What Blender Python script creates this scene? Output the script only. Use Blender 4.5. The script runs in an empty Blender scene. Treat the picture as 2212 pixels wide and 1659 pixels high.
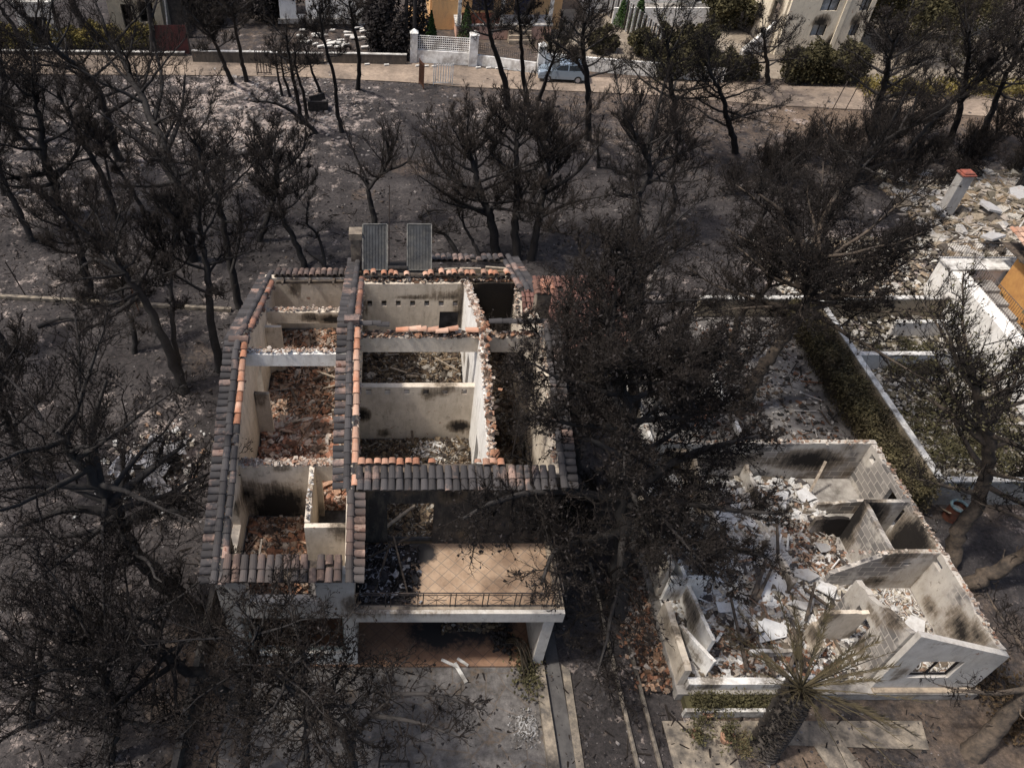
import bpy, math, random
import numpy as np
from mathutils import Vector, Matrix
R = math.radians
# ------------------------------------------------------------------ camera, light, exposure
SC = bpy.context.scene
F, CX, CY, HZN, H = 1648.0, 830.0, 829.5, -750.0, 25.0        # photograph measured on a 2212 px wide print
PIT = math.atan2(CY - HZN, F)
cd = bpy.data.cameras.new('camera'); cam = bpy.data.objects.new('camera', cd)
SC.collection.objects.link(cam); SC.camera = cam
cam.location = (0, 0, H); cam.rotation_euler = (math.pi/2 - PIT, 0, 0)
cd.sensor_width = 36; cd.lens = 36*F/2212; cd.shift_x = (1106 - CX)/2212; cd.clip_end = 2000; cd.clip_start = .1
SUN_EL, SUN_AZ = R(60), R(262)                                 # azimuth clockwise from +Y (north): just south of west
w = bpy.data.worlds.new('World'); SC.world = w; w.use_nodes = True
nt = w.node_tree; bg = nt.nodes['Background']
sky = nt.nodes.new('ShaderNodeTexSky'); sky.sky_type = 'NISHITA'; sky.sun_disc = False
sky.sun_elevation = SUN_EL; sky.sun_rotation = SUN_AZ; sky.dust_density = 4.0; sky.air_density = 1.0; sky.ozone_density = 1.0
nt.links.new(sky.outputs[0], bg.inputs[0]); bg.inputs[1].default_value = 0.14
sd = bpy.data.lights.new('sun', 'SUN'); sd.energy = 3.4; sd.angle = R(4.0); sd.color = (1, .95, .88)
so = bpy.data.objects.new('sun', sd); SC.collection.objects.link(so)
sv = Vector((math.sin(SUN_AZ)*math.cos(SUN_EL), math.cos(SUN_AZ)*math.cos(SUN_EL), math.sin(SUN_EL)))
so.rotation_euler = sv.to_track_quat('Z', 'Y').to_euler(); so.location = (-60, 0, 80)
SC.view_settings.view_transform = 'Standard'; SC.view_settings.look = 'None'
SC.view_settings.exposure = 0.34; SC.view_settings.gamma = 1
SC.render.engine = 'CYCLES'; SC.cycles.max_bounces = 5; SC.cycles.diffuse_bounces = 3; SC.cycles.glossy_bounces = 2
SC.cycles.transparent_max_bounces = 4

SP, CP = math.sin(PIT), math.cos(PIT)
def P(x, y, z=0.0):
    "point at height z that the photograph shows at (x, y)"
    v = (y - CY)/F; k = (CP - v*SP)/(SP + v*CP); Y = k*(H - z); d = Y*CP + (H - z)*SP
    return np.array([(x - CX)/F*d, Y, z])
def PY(x, y, Y):
    "point on the vertical plane Y"
    v = (y - CY)/F; k = (CP - v*SP)/(SP + v*CP); h = Y/k; d = Y*CP + h*SP
    return np.array([(x - CX)/F*d, Y, H - h])

# ------------------------------------------------------------------ objects
COL = SC.collection
def meta(o, label=None, cat=None, group=None, kind=None):
    if label: o['label'] = label
    if cat: o['category'] = cat
    if group: o['group'] = group
    if kind: o['kind'] = kind
    return o
def thing(name, label, cat, loc, group=None):
    o = bpy.data.objects.new(name, None); COL.objects.link(o); o.location = tuple(float(c) for c in loc)
    o.empty_display_size = .3
    return meta(o, label, cat, group)
def wloc(o):
    v = np.zeros(3)
    while o is not None:
        v += np.array(o.location); o = o.parent
    return v
class MB:
    def __init__(s): s.V = []; s.Fq = []; s.Ft = []; s.n = 0; s.rn = []; s.so = []; s.off = []
    def add(s, V, Fs, rnd=0.5, soot=None):
        V = np.asarray(V, float).reshape(-1, 3)
        q = [f for f in Fs if len(f) == 4]; t = [f for f in Fs if len(f) == 3]; o = [f for f in Fs if len(f) > 4]
        if q: s.Fq.append(np.array(q) + s.n)
        if t: s.Ft.append(np.array(t) + s.n)
        for f in o: s.off.append([i + s.n for i in f])
        s.V.append(V); m = len(V)
        s.rn.append(np.full(m, rnd) if np.isscalar(rnd) else np.asarray(rnd))
        s.so.append(np.zeros(m) if soot is None else np.asarray(soot))
        s.n += m; return s
    def addnp(s, V, Q=None, T=None, rnd=0.5):
        if Q is not None and len(Q): s.Fq.append(Q + s.n)
        if T is not None and len(T): s.Ft.append(T + s.n)
        s.V.append(V); s.rn.append(np.full(len(V), rnd) if np.isscalar(rnd) else rnd); s.so.append(np.zeros(len(V)))
        s.n += len(V); return s
    def build(s, name, mat, parent=None, smooth=False, soot_auto=False, **m):
        V = np.concatenate(s.V) if s.V else np.zeros((0, 3))
        so = np.concatenate(s.so)
        if soot_auto: so = np.maximum(so, soot_at(V))
        if parent is None:
            loc = np.array([(V[:, 0].min() + V[:, 0].max())/2, (V[:, 1].min() + V[:, 1].max())/2, V[:, 2].min()])
        else: loc = wloc(parent)
        me = bpy.data.meshes.new(name)
        Q = np.concatenate(s.Fq) if s.Fq else np.zeros((0, 4), int)
        T = np.concatenate(s.Ft) if s.Ft else np.zeros((0, 3), int)
        me.vertices.add(len(V)); me.vertices.foreach_set('co', (V - loc).astype(np.float32).ravel())
        on = sum(len(f) for f in s.off)
        nl = Q.size + T.size + on; npol = len(Q) + len(T) + len(s.off)
        me.loops.add(nl); me.polygons.add(npol)
        idx = np.concatenate([Q.ravel(), T.ravel(), np.array([i for f in s.off for i in f], int)])
        me.loops.foreach_set('vertex_index', idx.astype(np.int32))
        tot = np.concatenate([np.full(len(Q), 4), np.full(len(T), 3), np.array([len(f) for f in s.off], int)]).astype(np.int32)
        st = np.concatenate([[0], np.cumsum(tot)[:-1]]).astype(np.int32) if npol else np.zeros(0, np.int32)
        me.polygons.foreach_set('loop_start', st)
        me.polygons.foreach_set('use_smooth', np.full(npol, bool(smooth)))
        a = me.attributes.new('rnd', 'FLOAT', 'POINT'); a.data.foreach_set('value', np.concatenate(s.rn).astype(np.float32))
        a = me.attributes.new('soot', 'FLOAT', 'POINT'); a.data.foreach_set('value', so.astype(np.float32))
        me.materials.append(mat); me.update(calc_edges=True); me.validate()
        o = bpy.data.objects.new(name, me); COL.objects.link(o)
        if parent is None: o.location = tuple(loc)
        else: o.parent = parent
        return meta(o, **m)
BOXF = [(0, 3, 2, 1), (4, 5, 6, 7), (0, 1, 5, 4), (1, 2, 6, 5), (2, 3, 7, 6), (3, 0, 4, 7)]
def box(mb, x0, x1, y0, y1, z0, z1, rnd=.5):
    return mb.add([(x0, y0, z0), (x1, y0, z0), (x1, y1, z0), (x0, y1, z0), (x0, y0, z1), (x1, y0, z1), (x1, y1, z1), (x0, y1, z1)], BOXF, rnd)
def prism(mb, pts, z0, z1, rnd=.5):
    "vertical prism over a plan polygon (counter-clockwise)"
    n = len(pts); z1s = z1 if hasattr(z1, '__len__') else [z1]*n
    V = [(p[0], p[1], z0) for p in pts] + [(p[0], p[1], z1s[i]) for i, p in enumerate(pts)]
    return mb.add(V, [tuple(range(n - 1, -1, -1)), tuple(range(n, 2*n))] + [(i, (i + 1) % n, n + (i + 1) % n, n + i) for i in range(n)], rnd)
def beam(mb, a, b, w_, h_, rnd=.5, taper=1.0):
    a = np.array(a, float); b = np.array(b, float); t = b - a; t /= np.linalg.norm(t)
    up = np.array([0, 0, 1.]) if abs(t[2]) < .95 else np.array([0, 1., 0])
    s = np.cross(t, up); s /= np.linalg.norm(s); u = np.cross(s, t); V = []
    for p, k in ((a, 1), (b, taper)):
        for i, j in ((-1, -1), (1, -1), (1, 1), (-1, 1)): V.append(p + s*i*w_/2*k + u*j*h_/2*k)
    return mb.add(V, BOXF, rnd)
def tubes(mb, PL, RR, S=4, rnd=.5):
    "PL (N,K,3) polylines, RR (N,K) radii"
    PL = np.asarray(PL, float); N, K, _ = PL.shape
    T = np.gradient(PL, axis=1); T /= (np.linalg.norm(T, axis=2, keepdims=True) + 1e-9)
    ref = np.where(np.abs(T[:, :1, 2:3]) > .8, np.array([[[1., 0, 0]]]), np.array([[[0, 0, 1.]]]))
    A = np.cross(T, np.broadcast_to(ref, T.shape)); A /= (np.linalg.norm(A, axis=2, keepdims=True) + 1e-9); B = np.cross(T, A)
    an = np.arange(S)*2*math.pi/S
    V = PL[:, :, None, :] + RR[:, :, None, None]*(np.cos(an)[None, None, :, None]*A[:, :, None, :] + np.sin(an)[None, None, :, None]*B[:, :, None, :])
    i = np.arange(N)[:, None, None]*K*S; k = np.arange(K - 1)[None, :, None]*S; s = np.arange(S)[None, None, :]; s2 = (s + 1) % S
    Q = np.stack([i + k + s, i + k + s2, i + k + S + s2, i + k + S + s], -1).reshape(-1, 4)
    r = rnd if np.isscalar(rnd) else np.repeat(rnd, K*S)
    return mb.addnp(V.reshape(-1, 3), Q, None, r)
def tube(mb, pts, r, S=6, rnd=.5):
    pts = np.array(pts, float); rr = np.full(len(pts), r) if np.isscalar(r) else np.array(r)
    return tubes(mb, pts[None], rr[None], S, rnd)
def spikes(mb, O, D, r, rnd=.5):
    "N thin three-sided cones from O to O+D"
    N = len(O); T = D/(np.linalg.norm(D, axis=1, keepdims=True) + 1e-9)
    A = np.cross(T, np.array([.3, .2, 1.])); A /= (np.linalg.norm(A, axis=1, keepdims=True) + 1e-9); B = np.cross(T, A)
    V = np.stack([O + r*A, O + r*(-.5*A + .87*B), O + r*(-.5*A - .87*B), O + D], 1).reshape(-1, 3)
    b = np.arange(N)[:, None]*4
    T_ = np.concatenate([b + np.array([[0, 1, 3]]), b + np.array([[1, 2, 3]]), b + np.array([[2, 0, 3]])])
    return mb.addnp(V, None, T_, rnd)

# ------------------------------------------------------------------ materials
def ramp(n, pts):
    r = n.new('ShaderNodeValToRGB'); e = r.color_ramp.elements
    while len(e) > 1: e.remove(e[-1])
    for i, (p, c) in enumerate(pts):
        x = e[0] if i == 0 else e.new(p)
        x.position = p; x.color = (*c, 1) if len(c) == 3 else c
    return r
def newmat(name, rough=.9, spec=.2):
    m = bpy.data.materials.new(name); m.use_nodes = True; n = m.node_tree.nodes; l = m.node_tree.links
    b = n['Principled BSDF']; b.inputs['Roughness'].default_value = rough; b.inputs['Specular IOR Level'].default_value = spec
    return m, n, l, b
def noise(n, l, vec, sc, det=5, rough=.6):
    t = n.new('ShaderNodeTexNoise'); t.inputs['Scale'].default_value = sc; t.inputs['Detail'].default_value = det; t.inputs['Roughness'].default_value = rough
    l.new(vec, t.inputs['Vector']); return t
def mixc(n, l, fac, a, b, blend='MIX'):
    x = n.new('ShaderNodeMix'); x.data_type = 'RGBA'; x.blend_type = blend
    for s_, v in ((x.inputs[0], fac), (x.inputs[6], a), (x.inputs[7], b)):
        if hasattr(v, 'is_linked') or hasattr(v, 'links'): l.new(v, s_)
        elif isinstance(v, (tuple, list)): s_.default_value = (*v, 1) if len(v) == 3 else v
        else: s_.default_value = v
    return x.outputs[2]
def mth(n, l, op, a, b=None, clamp=False):
    x = n.new('ShaderNodeMath'); x.operation = op; x.use_clamp = clamp
    for i, v in enumerate((a, b)):
        if v is None: continue
        if hasattr(v, 'links'): l.new(v, x.inputs[i])
        else: x.inputs[i].default_value = v
    return x.outputs[0]
def coords(n): return n.new('ShaderNodeNewGeometry').outputs['Position']
def objc(n): return n.new('ShaderNodeTexCoord').outputs['Object']
def attr(n, name):
    a = n.new('ShaderNodeAttribute'); a.attribute_name = name; return a.outputs['Fac']
def bump(n, l, b, h, st=.5, dist=.03):
    x = n.new('ShaderNodeBump'); x.inputs['Strength'].default_value = st; x.inputs['Distance'].default_value = dist
    l.new(h, x.inputs['Height']); l.new(x.outputs[0], b.inputs['Normal'])
def simple(name, c1, c2=None, sc=3., rough=.85, spec=.2, bst=.4, dirt=None, dsc=1.2, lo=.35, hi=.65, det=6, metal=0, rnd=0.0, bsc=None):
    m, n, l, b = newmat(name, rough, spec); v = objc(n); c2 = c2 or tuple(x*.7 for x in c1)
    t = noise(n, l, v, sc, det, .65); r = ramp(n, [(lo, c1), (hi, c2)]); l.new(t.outputs['Fac'], r.inputs[0]); col = r.outputs[0]
    if dirt:
        d = noise(n, l, v, dsc, 7, .7); dr = ramp(n, [(.45, (0, 0, 0)), (.68, (1, 1, 1))]); l.new(d.outputs['Fac'], dr.inputs[0])
        col = mixc(n, l, dr.outputs[0], col, dirt)
    if rnd:
        a = attr(n, 'rnd'); k = mth(n, l, 'ADD', mth(n, l, 'MULTIPLY', a, rnd), 1 - rnd/2)
        mm = n.new('ShaderNodeVectorMath'); mm.operation = 'SCALE'; l.new(col, mm.inputs[0]); l.new(k, mm.inputs['Scale']); col = mm.outputs[0]
    l.new(col, b.inputs['Base Color']); b.inputs['Metallic'].default_value = metal
    if bst: bump(n, l, b, noise(n, l, v, bsc or sc*4, 4).outputs['Fac'], bst)
    return m
def plaster(name, c1, c2, soot=(.012, .011, .011), amount=.5, blocks=False):
    "rendered wall: mottled, streaked, spalled; smoke stains where the 'soot' attribute says, scorched tan edges"
    m, n, l, b = newmat(name, .92, .12); v = coords(n)
    t = noise(n, l, v, 1.1, 10, .78); r = ramp(n, [(.3, c1), (.5, tuple((x + y)/2 for x, y in zip(c1, c2))), (.66, c2)]); l.new(t.outputs['Fac'], r.inputs[0]); col = r.outputs[0]
    def band(scale, sc, lo, hi, k, c, det=6):
        nonlocal col
        mp = n.new('ShaderNodeMapping'); mp.inputs['Scale'].default_value = scale; l.new(v, mp.inputs[0]); s = noise(n, l, mp.outputs[0], sc, det, .72)
        sr = ramp(n, [(lo, (0, 0, 0)), (hi, (k,)*3)]); l.new(s.outputs['Fac'], sr.inputs[0]); col = mixc(n, l, sr.outputs[0], col, c)
    band((2.2, 2.2, .6), 1.5, .48, .75, .5, (.22, .18, .135), 8)            # rain and smoke runs
    band((4, 4, .9), 1.1, .58, .70, .35, (.15, .125, .1), 8)
    band((1, 1, 1), 3.1, .60, .65, amount, (.2, .17, .145), 9)         # flaked render
    band((1, 1, 1), 2.1, .635, .66, .85, (.27, .15, .1), 9)              # bare brick where it fell off
    band((1, 1, 1), 16, .64, .70, .7, (.06, .05, .045), 4)
    band((1, 1, 1.6), 7, .68, .72, .8, (.05, .045, .04), 6)
    if blocks:
        sx = n.new('ShaderNodeSeparateXYZ'); l.new(v, sx.inputs[0]); cb = n.new('ShaderNodeCombineXYZ'); l.new(mth(n, l, 'ADD', sx.outputs[0], sx.outputs[1]), cb.inputs[0]); l.new(sx.outputs[2], cb.inputs[1])
        bt = n.new('ShaderNodeTexBrick'); bt.inputs['Scale'].default_value = 1; bt.inputs['Brick Width'].default_value = .52; bt.inputs['Row Height'].default_value = .3; bt.inputs['Mortar Size'].default_value = .018; bt.inputs['Color1'].default_value = (.09, .085, .085, 1); bt.inputs['Color2'].default_value = (.24, .22, .2, 1); bt.inputs['Mortar'].default_value = (.4, .36, .32, 1); l.new(cb.outputs[0], bt.inputs['Vector'])
        ms = noise(n, l, v, .55, 4, .55); mr_ = ramp(n, [(.5, (0, 0, 0)), (.56, (.85,)*3)]); l.new(ms.outputs['Fac'], mr_.inputs[0]); col = mixc(n, l, mr_.outputs[0], col, bt.outputs['Color'])
    a = attr(n, 'soot'); w1 = noise(n, l, v, 1.3, 9, .78); mp = n.new('ShaderNodeMapping'); mp.inputs['Scale'].default_value = (6, 6, .7); l.new(v, mp.inputs[0]); w2 = noise(n, l, mp.outputs[0], 1.6, 6, .7)
    nn = mth(n, l, 'ADD', mth(n, l, 'SUBTRACT', w1.outputs['Fac'], .5), mth(n, l, 'MULTIPLY', mth(n, l, 'SUBTRACT', w2.outputs['Fac'], .5), .7))
    k = mth(n, l, 'ADD', a, mth(n, l, 'MULTIPLY', nn, 1.7)); k = mth(n, l, 'MULTIPLY', k, mth(n, l, 'MULTIPLY', a, 2.6, True))
    kt = ramp(n, [(.08, (0, 0, 0)), (.45, (1, 1, 1))]); l.new(k, kt.inputs[0]); kb = ramp(n, [(.35, (0, 0, 0)), (.95, (.95, .95, .95))]); l.new(k, kb.inputs[0])
    col = mixc(n, l, mth(n, l, 'MULTIPLY', kt.outputs[0], .7), col, (.16, .12, .08)); col = mixc(n, l, kb.outputs[0], col, soot)
    l.new(col, b.inputs['Base Color']); bump(n, l, b, t.outputs['Fac'], .6, .05)
    return m
def tilemat(name, dark, red, bias=.5, pale=(.26, .2, .17)):
    "roof tiles: each tile its own mix of fire-blackened grey and terracotta"
    m, n, l, b = newmat(name, .85, .2); v = coords(n); a = attr(n, 'rnd')
    t = noise(n, l, v, .8, 5, .6); k = mth(n, l, 'ADD', mth(n, l, 'MULTIPLY', t.outputs['Fac'], 1.15), mth(n, l, 'MULTIPLY', a, .32))
    f = noise(n, l, v, 9, 5, .7); k = mth(n, l, 'ADD', k, mth(n, l, 'MULTIPLY', mth(n, l, 'SUBTRACT', f.outputs['Fac'], .5), .35))
    r = ramp(n, [(bias - .15, dark), (bias + .12, tuple((x + y)/2.2 for x, y in zip(dark, red))), (bias + .3, red), (min(.99, bias + .55), pale)])
    l.new(k, r.inputs[0]); q = ramp(n, [(0, (.7,)*3), (1, (1.3,)*3)]); l.new(mth(n, l, 'FRACT', mth(n, l, 'MULTIPLY', a, 7.3)), q.inputs[0]); l.new(mixc(n, l, 1., r.outputs[0], q.outputs[0], 'MULTIPLY'), b.inputs['Base Color']); bump(n, l, b, f.outputs['Fac'], .5, .01)
    return m
def rubblemat(name, cols, sc=1.0):
    m, n, l, b = newmat(name, .95, .1); a = attr(n, 'rnd'); r = ramp(n, [(i/(len(cols)), c) for i, c in enumerate(cols)]); r.color_ramp.interpolation = 'CONSTANT'
    l.new(a, r.inputs[0]); v = coords(n); t = noise(n, l, v, 12*sc, 4, .7); q = ramp(n, [(.3, (.45,)*3), (.7, (1.1,)*3)]); l.new(t.outputs['Fac'], q.inputs[0])
    l.new(mixc(n, l, 1.0, r.outputs[0], q.outputs[0], 'MULTIPLY'), b.inputs['Base Color']); return m

PL_IN = plaster('plaster_cream', (.66, .58, .48), (.46, .395, .315))
PL_WH = plaster('plaster_white', (.78, .76, .72), (.62, .59, .54), amount=.35)
PL_FR = plaster('plaster_facade', (.57, .54, .49), (.42, .39, .355), amount=.5)
PL_DK = plaster('plaster_blackened', (.055, .05, .045), (.03, .027, .025))
PL_TN = plaster('plaster_tan', (.30, .25, .18), (.2, .165, .12))
PL_BL = plaster('plaster_block', (.52, .48, .42), (.34, .31, .28), amount=.8, blocks=True)
TL_GR = tilemat('tile_grey', (.05, .046, .046), (.17, .085, .06), .9, (.3, .2, .16))
TL_MX = tilemat('tile_mixed', (.07, .058, .054), (.27, .125, .08), .6)
TL_RD = tilemat('tile_red', (.09, .06, .05), (.32, .145, .085), .3, (.4, .26, .19))
RUB_RED = rubblemat('rubble_red', [(.05, .04, .035), (.24, .12, .075), (.14, .085, .055), (.34, .18, .11), (.42, .36, .3), (.09, .065, .05), (.27, .2, .15), (.38, .25, .17), (.06, .045, .038)])
RUB_DK = rubblemat('rubble_dark', [(.04, .032, .026), (.12, .085, .055), (.07, .05, .037), (.2, .15, .1), (.09, .075, .06), (.3, .27, .23), (.05, .04, .034), (.15, .115, .075)])
RUB_WH = rubblemat('rubble_white', [(.6, .58, .55), (.34, .31, .28), (.68, .66, .63), (.45, .4, .33), (.16, .13, .1), (.54, .53, .51), (.09, .08, .075), (.3, .2, .14), (.5, .47, .43)])
RUB_ORG = rubblemat('rubble_orange', [(.55, .28, .18), (.46, .23, .15), (.6, .47, .38), (.36, .18, .12), (.18, .1, .07), (.66, .56, .47), (.52, .32, .22), (.12, .08, .06)])
RUB_PINK = rubblemat('rubble_pink', [(.5, .43, .36), (.34, .2, .14), (.44, .35, .28), (.2, .15, .12), (.56, .5, .44), (.38, .27, .2), (.3, .24, .2)])
ASHF = rubblemat('ash_flecks', [(.07, .063, .062), (.03, .028, .028), (.11, .1, .098), (.05, .045, .043), (.075, .065, .06), (.02, .018, .018), (.09, .072, .06), (.04, .036, .036), (.06, .055, .055), (.22, .2, .19)])
BARK = simple('charred_bark', (.018, .0175, .018), (.036, .033, .032), 5, .95, .1, .9, dirt=(.018, .017, .017), dsc=3)
BARKB = simple('scorched_brown_bark', (.13, .10, .075), (.06, .05, .042), 5, .95, .1, .9, dirt=(.03, .027, .025), dsc=2)
TWIG = simple('charred_twigs', (.010, .0095, .0095), (.018, .015, .014), 1.2, .95, .05, 0)
TWIGB = simple('scorched_twigs', (.06, .047, .035), (.04, .033, .024), 1.2, .95, .05, 0)
CHAR = simple('char', (.015, .014, .014), (.04, .035, .032), 6, .9, .2, .8)
WOOD = simple('charred_wood', (.03, .027, .025), (.13, .10, .075), 4, .9, .15, .8)
PALEW = simple('pale_timber', (.38, .32, .25), (.2, .16, .12), 6, .9, .15, .5)
IRON = simple('black_iron', (.03, .027, .025), (.07, .05, .04), 8, .6, .4, .3)
RUST = simple('rusty_iron', (.16, .07, .04), (.08, .045, .03), 8, .8, .3, .4)
WHITE = simple('white_paint', (.6, .58, .54), (.4, .38, .35), 3, .8, .2, .3, dirt=(.13, .115, .1), dsc=1.5)
TL_BR = tilemat('tile_brown', (.06, .052, .049), (.15, .09, .068), .72, (.26, .18, .14))
CONC = simple('concrete', (.33, .31, .28), (.22, .2, .18), 3, .92, .15, .5, dirt=(.08, .07, .06), dsc=.9)
CONC_T = simple('tan_concrete', (.42, .34, .25), (.26, .21, .16), 3, .92, .15, .5, dirt=(.08, .07, .06), dsc=.9)
CHIM = simple('chimney_render', (.25, .205, .155), (.17, .14, .11), 3, .95, .1, .5, dirt=(.06, .05, .045), dsc=2)

# ------------------------------------------------------------------ walls, tiles, rubble
SOOT = []                                   # smoke stains on walls: x, y, z, radius x/y, radius z, strength
def soot_at(V):
    s = np.zeros(len(V))
    for x, y, z, rx, ry, rz, k in SOOT:
        d = ((V[:, 0] - x)/rx)**2 + ((V[:, 1] - y)/ry)**2 + ((V[:, 2] - z)/rz)**2
        s = np.maximum(s, k*np.clip(1.15 - np.sqrt(d), 0, 1))
    return s
def wall(mb, a, b, z0, top, th=.22, holes=(), ragged=0., step=.22, seed=1):
    rg = np.random.RandomState(seed); a = np.array(a[:2], float); b = np.array(b[:2], float); L = np.linalg.norm(b - a); t = (b - a)/L; nrm = np.array([-t[1], t[0]])
    n = max(1, int(L/step)); ss = set(np.round(np.linspace(0, L, n + 1), 4))
    for h in holes: ss |= {round(max(0, h[0]), 4), round(min(L, h[1]), 4)}
    ss = sorted(ss); tf = top if callable(top) else (lambda s: top)
    tops = []; cur = 0.
    for s in ss:
        if ragged: cur = .6*cur + rg.uniform(-1, .6)*ragged
        tops.append(max(z0 + .05, tf(s) + cur))
    zs = set(np.round(np.linspace(z0, max(tops), max(2, int((max(tops) - z0)/step) + 1)), 4))
    for h in holes: zs |= {round(max(z0, h[2]), 4), round(h[3], 4)}
    zs = sorted(z for z in zs if z >= z0)
    ns, nz = len(ss), len(zs); V = []
    for side in (-.5, .5):
        for i, s in enumerate(ss):
            p = a + t*s + nrm*th*side
            for z in zs: V.append((p[0], p[1], min(z, tops[i])))
    sid = ns*nz; ix = lambda sd_, i, j: sd_*sid + i*nz + j
    def solid(i, j):
        if i < 0 or j < 0 or i >= ns - 1 or j >= nz - 1: return False
        if zs[j] >= max(tops[i], tops[i + 1]) - 1e-5: return False
        cs = (ss[i] + ss[i + 1])/2; cz = (zs[j] + zs[j + 1])/2
        return not any(h[0] - 1e-4 < cs < h[1] + 1e-4 and h[2] - 1e-4 < cz < h[3] + 1e-4 for h in holes)
    Fs = []
    for i in range(ns - 1):
        for j in range(nz - 1):
            if not solid(i, j): continue
            Fs.append((ix(0, i, j), ix(0, i + 1, j), ix(0, i + 1, j + 1), ix(0, i, j + 1)))
            Fs.append((ix(1, i + 1, j), ix(1, i, j), ix(1, i, j + 1), ix(1, i + 1, j + 1)))
            if not solid(i - 1, j): Fs.append((ix(1, i, j), ix(0, i, j), ix(0, i, j + 1), ix(1, i, j + 1)))
            if not solid(i + 1, j): Fs.append((ix(0, i + 1, j), ix(1, i + 1, j), ix(1, i + 1, j + 1), ix(0, i + 1, j + 1)))
            if not solid(i, j + 1): Fs.append((ix(0, i, j + 1), ix(0, i + 1, j + 1), ix(1, i + 1, j + 1), ix(1, i, j + 1)))
            if j and not solid(i, j - 1): Fs.append((ix(1, i, j), ix(1, i + 1, j), ix(0, i + 1, j), ix(0, i, j)))
    V = np.array(V); used = np.unique(np.array(Fs)); mp = np.zeros(len(V), int); mp[used] = np.arange(len(used))
    Q = mp[np.array(Fs)]; mb.addnp(V[used], Q); return mb
def tiles(mb, o, across, down, ncol, nrow, pitch=.235, length=.42, expo=.36, seed=1, gap=0., skip=None, rb=(0, 1), taper=.86, lift=.035, jit=.008, broke=0.):
    rg = np.random.RandomState(seed); o = np.array(o, float); A = np.array(across, float); A /= np.linalg.norm(A)
    D = np.array(down, float); D /= np.linalg.norm(D); Nn = np.cross(D, A); Nn = Nn if Nn[2] > 0 else -Nn; S = 6
    for i in range(ncol):
        for j in range(nrow):
            if (skip and skip(i, j)) or rg.rand() < gap: continue
            Lk = length*(1 - (rg.rand()*.45 if rg.rand() < broke else 0)); r0 = pitch*.5*taper; r1 = pitch*.5
            c = o + A*((i + .5)*pitch + rg.normal(0, jit)) + D*(j*expo + rg.normal(0, jit)) + Nn*rg.normal(0, jit*.6)
            Dj = D + A*rg.normal(0, jit*2); V = []
            for (d, r, lf) in ((0, r0, 0), (Lk, r1, lift)):
                for rr in (r, r - .016):
                    for k in range(S + 1):
                        an = math.pi*k/S; V.append(c + Dj*d + A*rr*math.cos(an) + Nn*(rr*.8*math.sin(an) + lf))
            m = S + 1; Fs = []
            for k in range(S):
                Fs += [(k, k + 1, 2*m + k + 1, 2*m + k), (m + k + 1, m + k, 3*m + k, 3*m + k + 1), (2*m + k, 2*m + k + 1, 3*m + k + 1, 3*m + k), (k + 1, k, m + k, m + k + 1)]
            mb.add(V, Fs, rb[0] + (rb[1] - rb[0])*rg.rand())
    return mb
def rotm(rg, n, tilt=1.0):
    ax = rg.uniform(-1, 1, (n, 3))*np.array([tilt, tilt, 1]); an = rg.uniform(0, 2*math.pi, n)
    cz, sz = np.cos(an), np.sin(an); Z = np.zeros(n); O = np.ones(n)
    Rz = np.stack([np.stack([cz, -sz, Z], -1), np.stack([sz, cz, Z], -1), np.stack([Z, Z, O], -1)], 1)
    ty = ax[:, 0]*1.2; tx = ax[:, 1]*1.2; cy, sy, cx, sx = np.cos(ty), np.sin(ty), np.cos(tx), np.sin(tx)
    Ry = np.stack([np.stack([cy, Z, sy], -1), np.stack([Z, O, Z], -1), np.stack([-sy, Z, cy], -1)], 1)
    Rx = np.stack([np.stack([O, Z, Z], -1), np.stack([Z, cx, -sx], -1), np.stack([Z, sx, cx], -1)], 1)
    return Rz @ Ry @ Rx
def shards(mb, n, pos, size=(.06, .2), seed=1, tilt=.8, kind='tile', rlo=0, rhi=1):
    "broken pieces; pos(rg, n) -> (n,3)"
    rg = np.random.RandomState(seed); C_ = pos(rg, n); s = (size[0] + (size[1] - size[0])*rg.rand(n)**2.2)[:, None, None]
    if kind == 'tile':
        B = np.array([[-.5, -.5, 0], [0, -.55, .22], [.5, -.45, 0], [-.45, .5, 0], [0, .6, .22], [.55, .5, 0],
                      [-.5, -.5, -.1], [0, -.55, .12], [.5, -.45, -.1], [-.45, .5, -.1], [0, .6, .12], [.55, .5, -.1]])
        Fq = np.array([[0, 1, 4, 3], [1, 2, 5, 4], [7, 6, 9, 10], [8, 7, 10, 11], [0, 6, 7, 1], [1, 7, 8, 2], [4, 5, 11, 10], [3, 4, 10, 9], [2, 8, 11, 5], [6, 0, 3, 9]])
    elif kind == 'stone':
        B = np.array([[-.6, -.4, -.16], [.5, -.5, -.2], [.55, .45, -.16], [-.5, .35, -.2], [-.4, -.35, .16], [.45, -.35, .1], [.35, .4, .2], [-.5, .3, .12]]); Fq = np.array(BOXF)
    else:
        B = np.array([[-1.2, -.08, -.06], [1.2, -.08, -.06], [1.2, .08, -.06], [-1.2, .08, -.06], [-1.2, -.08, .06], [1.2, -.08, .06], [1.2, .08, .06], [-1.2, .08, .06]]); Fq = np.array(BOXF)
    Bj = B[None]*rg.uniform(.6, 1.35, (n, 1, 3)) + rg.normal(0, .09, (n, len(B), 3))*(kind != 'stick')*[1, 1, .5 if kind == 'stone' else 1]
    V = np.einsum('nij,nkj->nki', rotm(rg, n, tilt), Bj*s) + C_[:, None, :]
    m = len(B); Q = (np.arange(n)[:, None, None]*m + Fq[None]).reshape(-1, 4)
    return mb.addnp(V.reshape(-1, 3), Q, None, np.repeat(rg.uniform(rlo, rhi, n), m))
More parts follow.
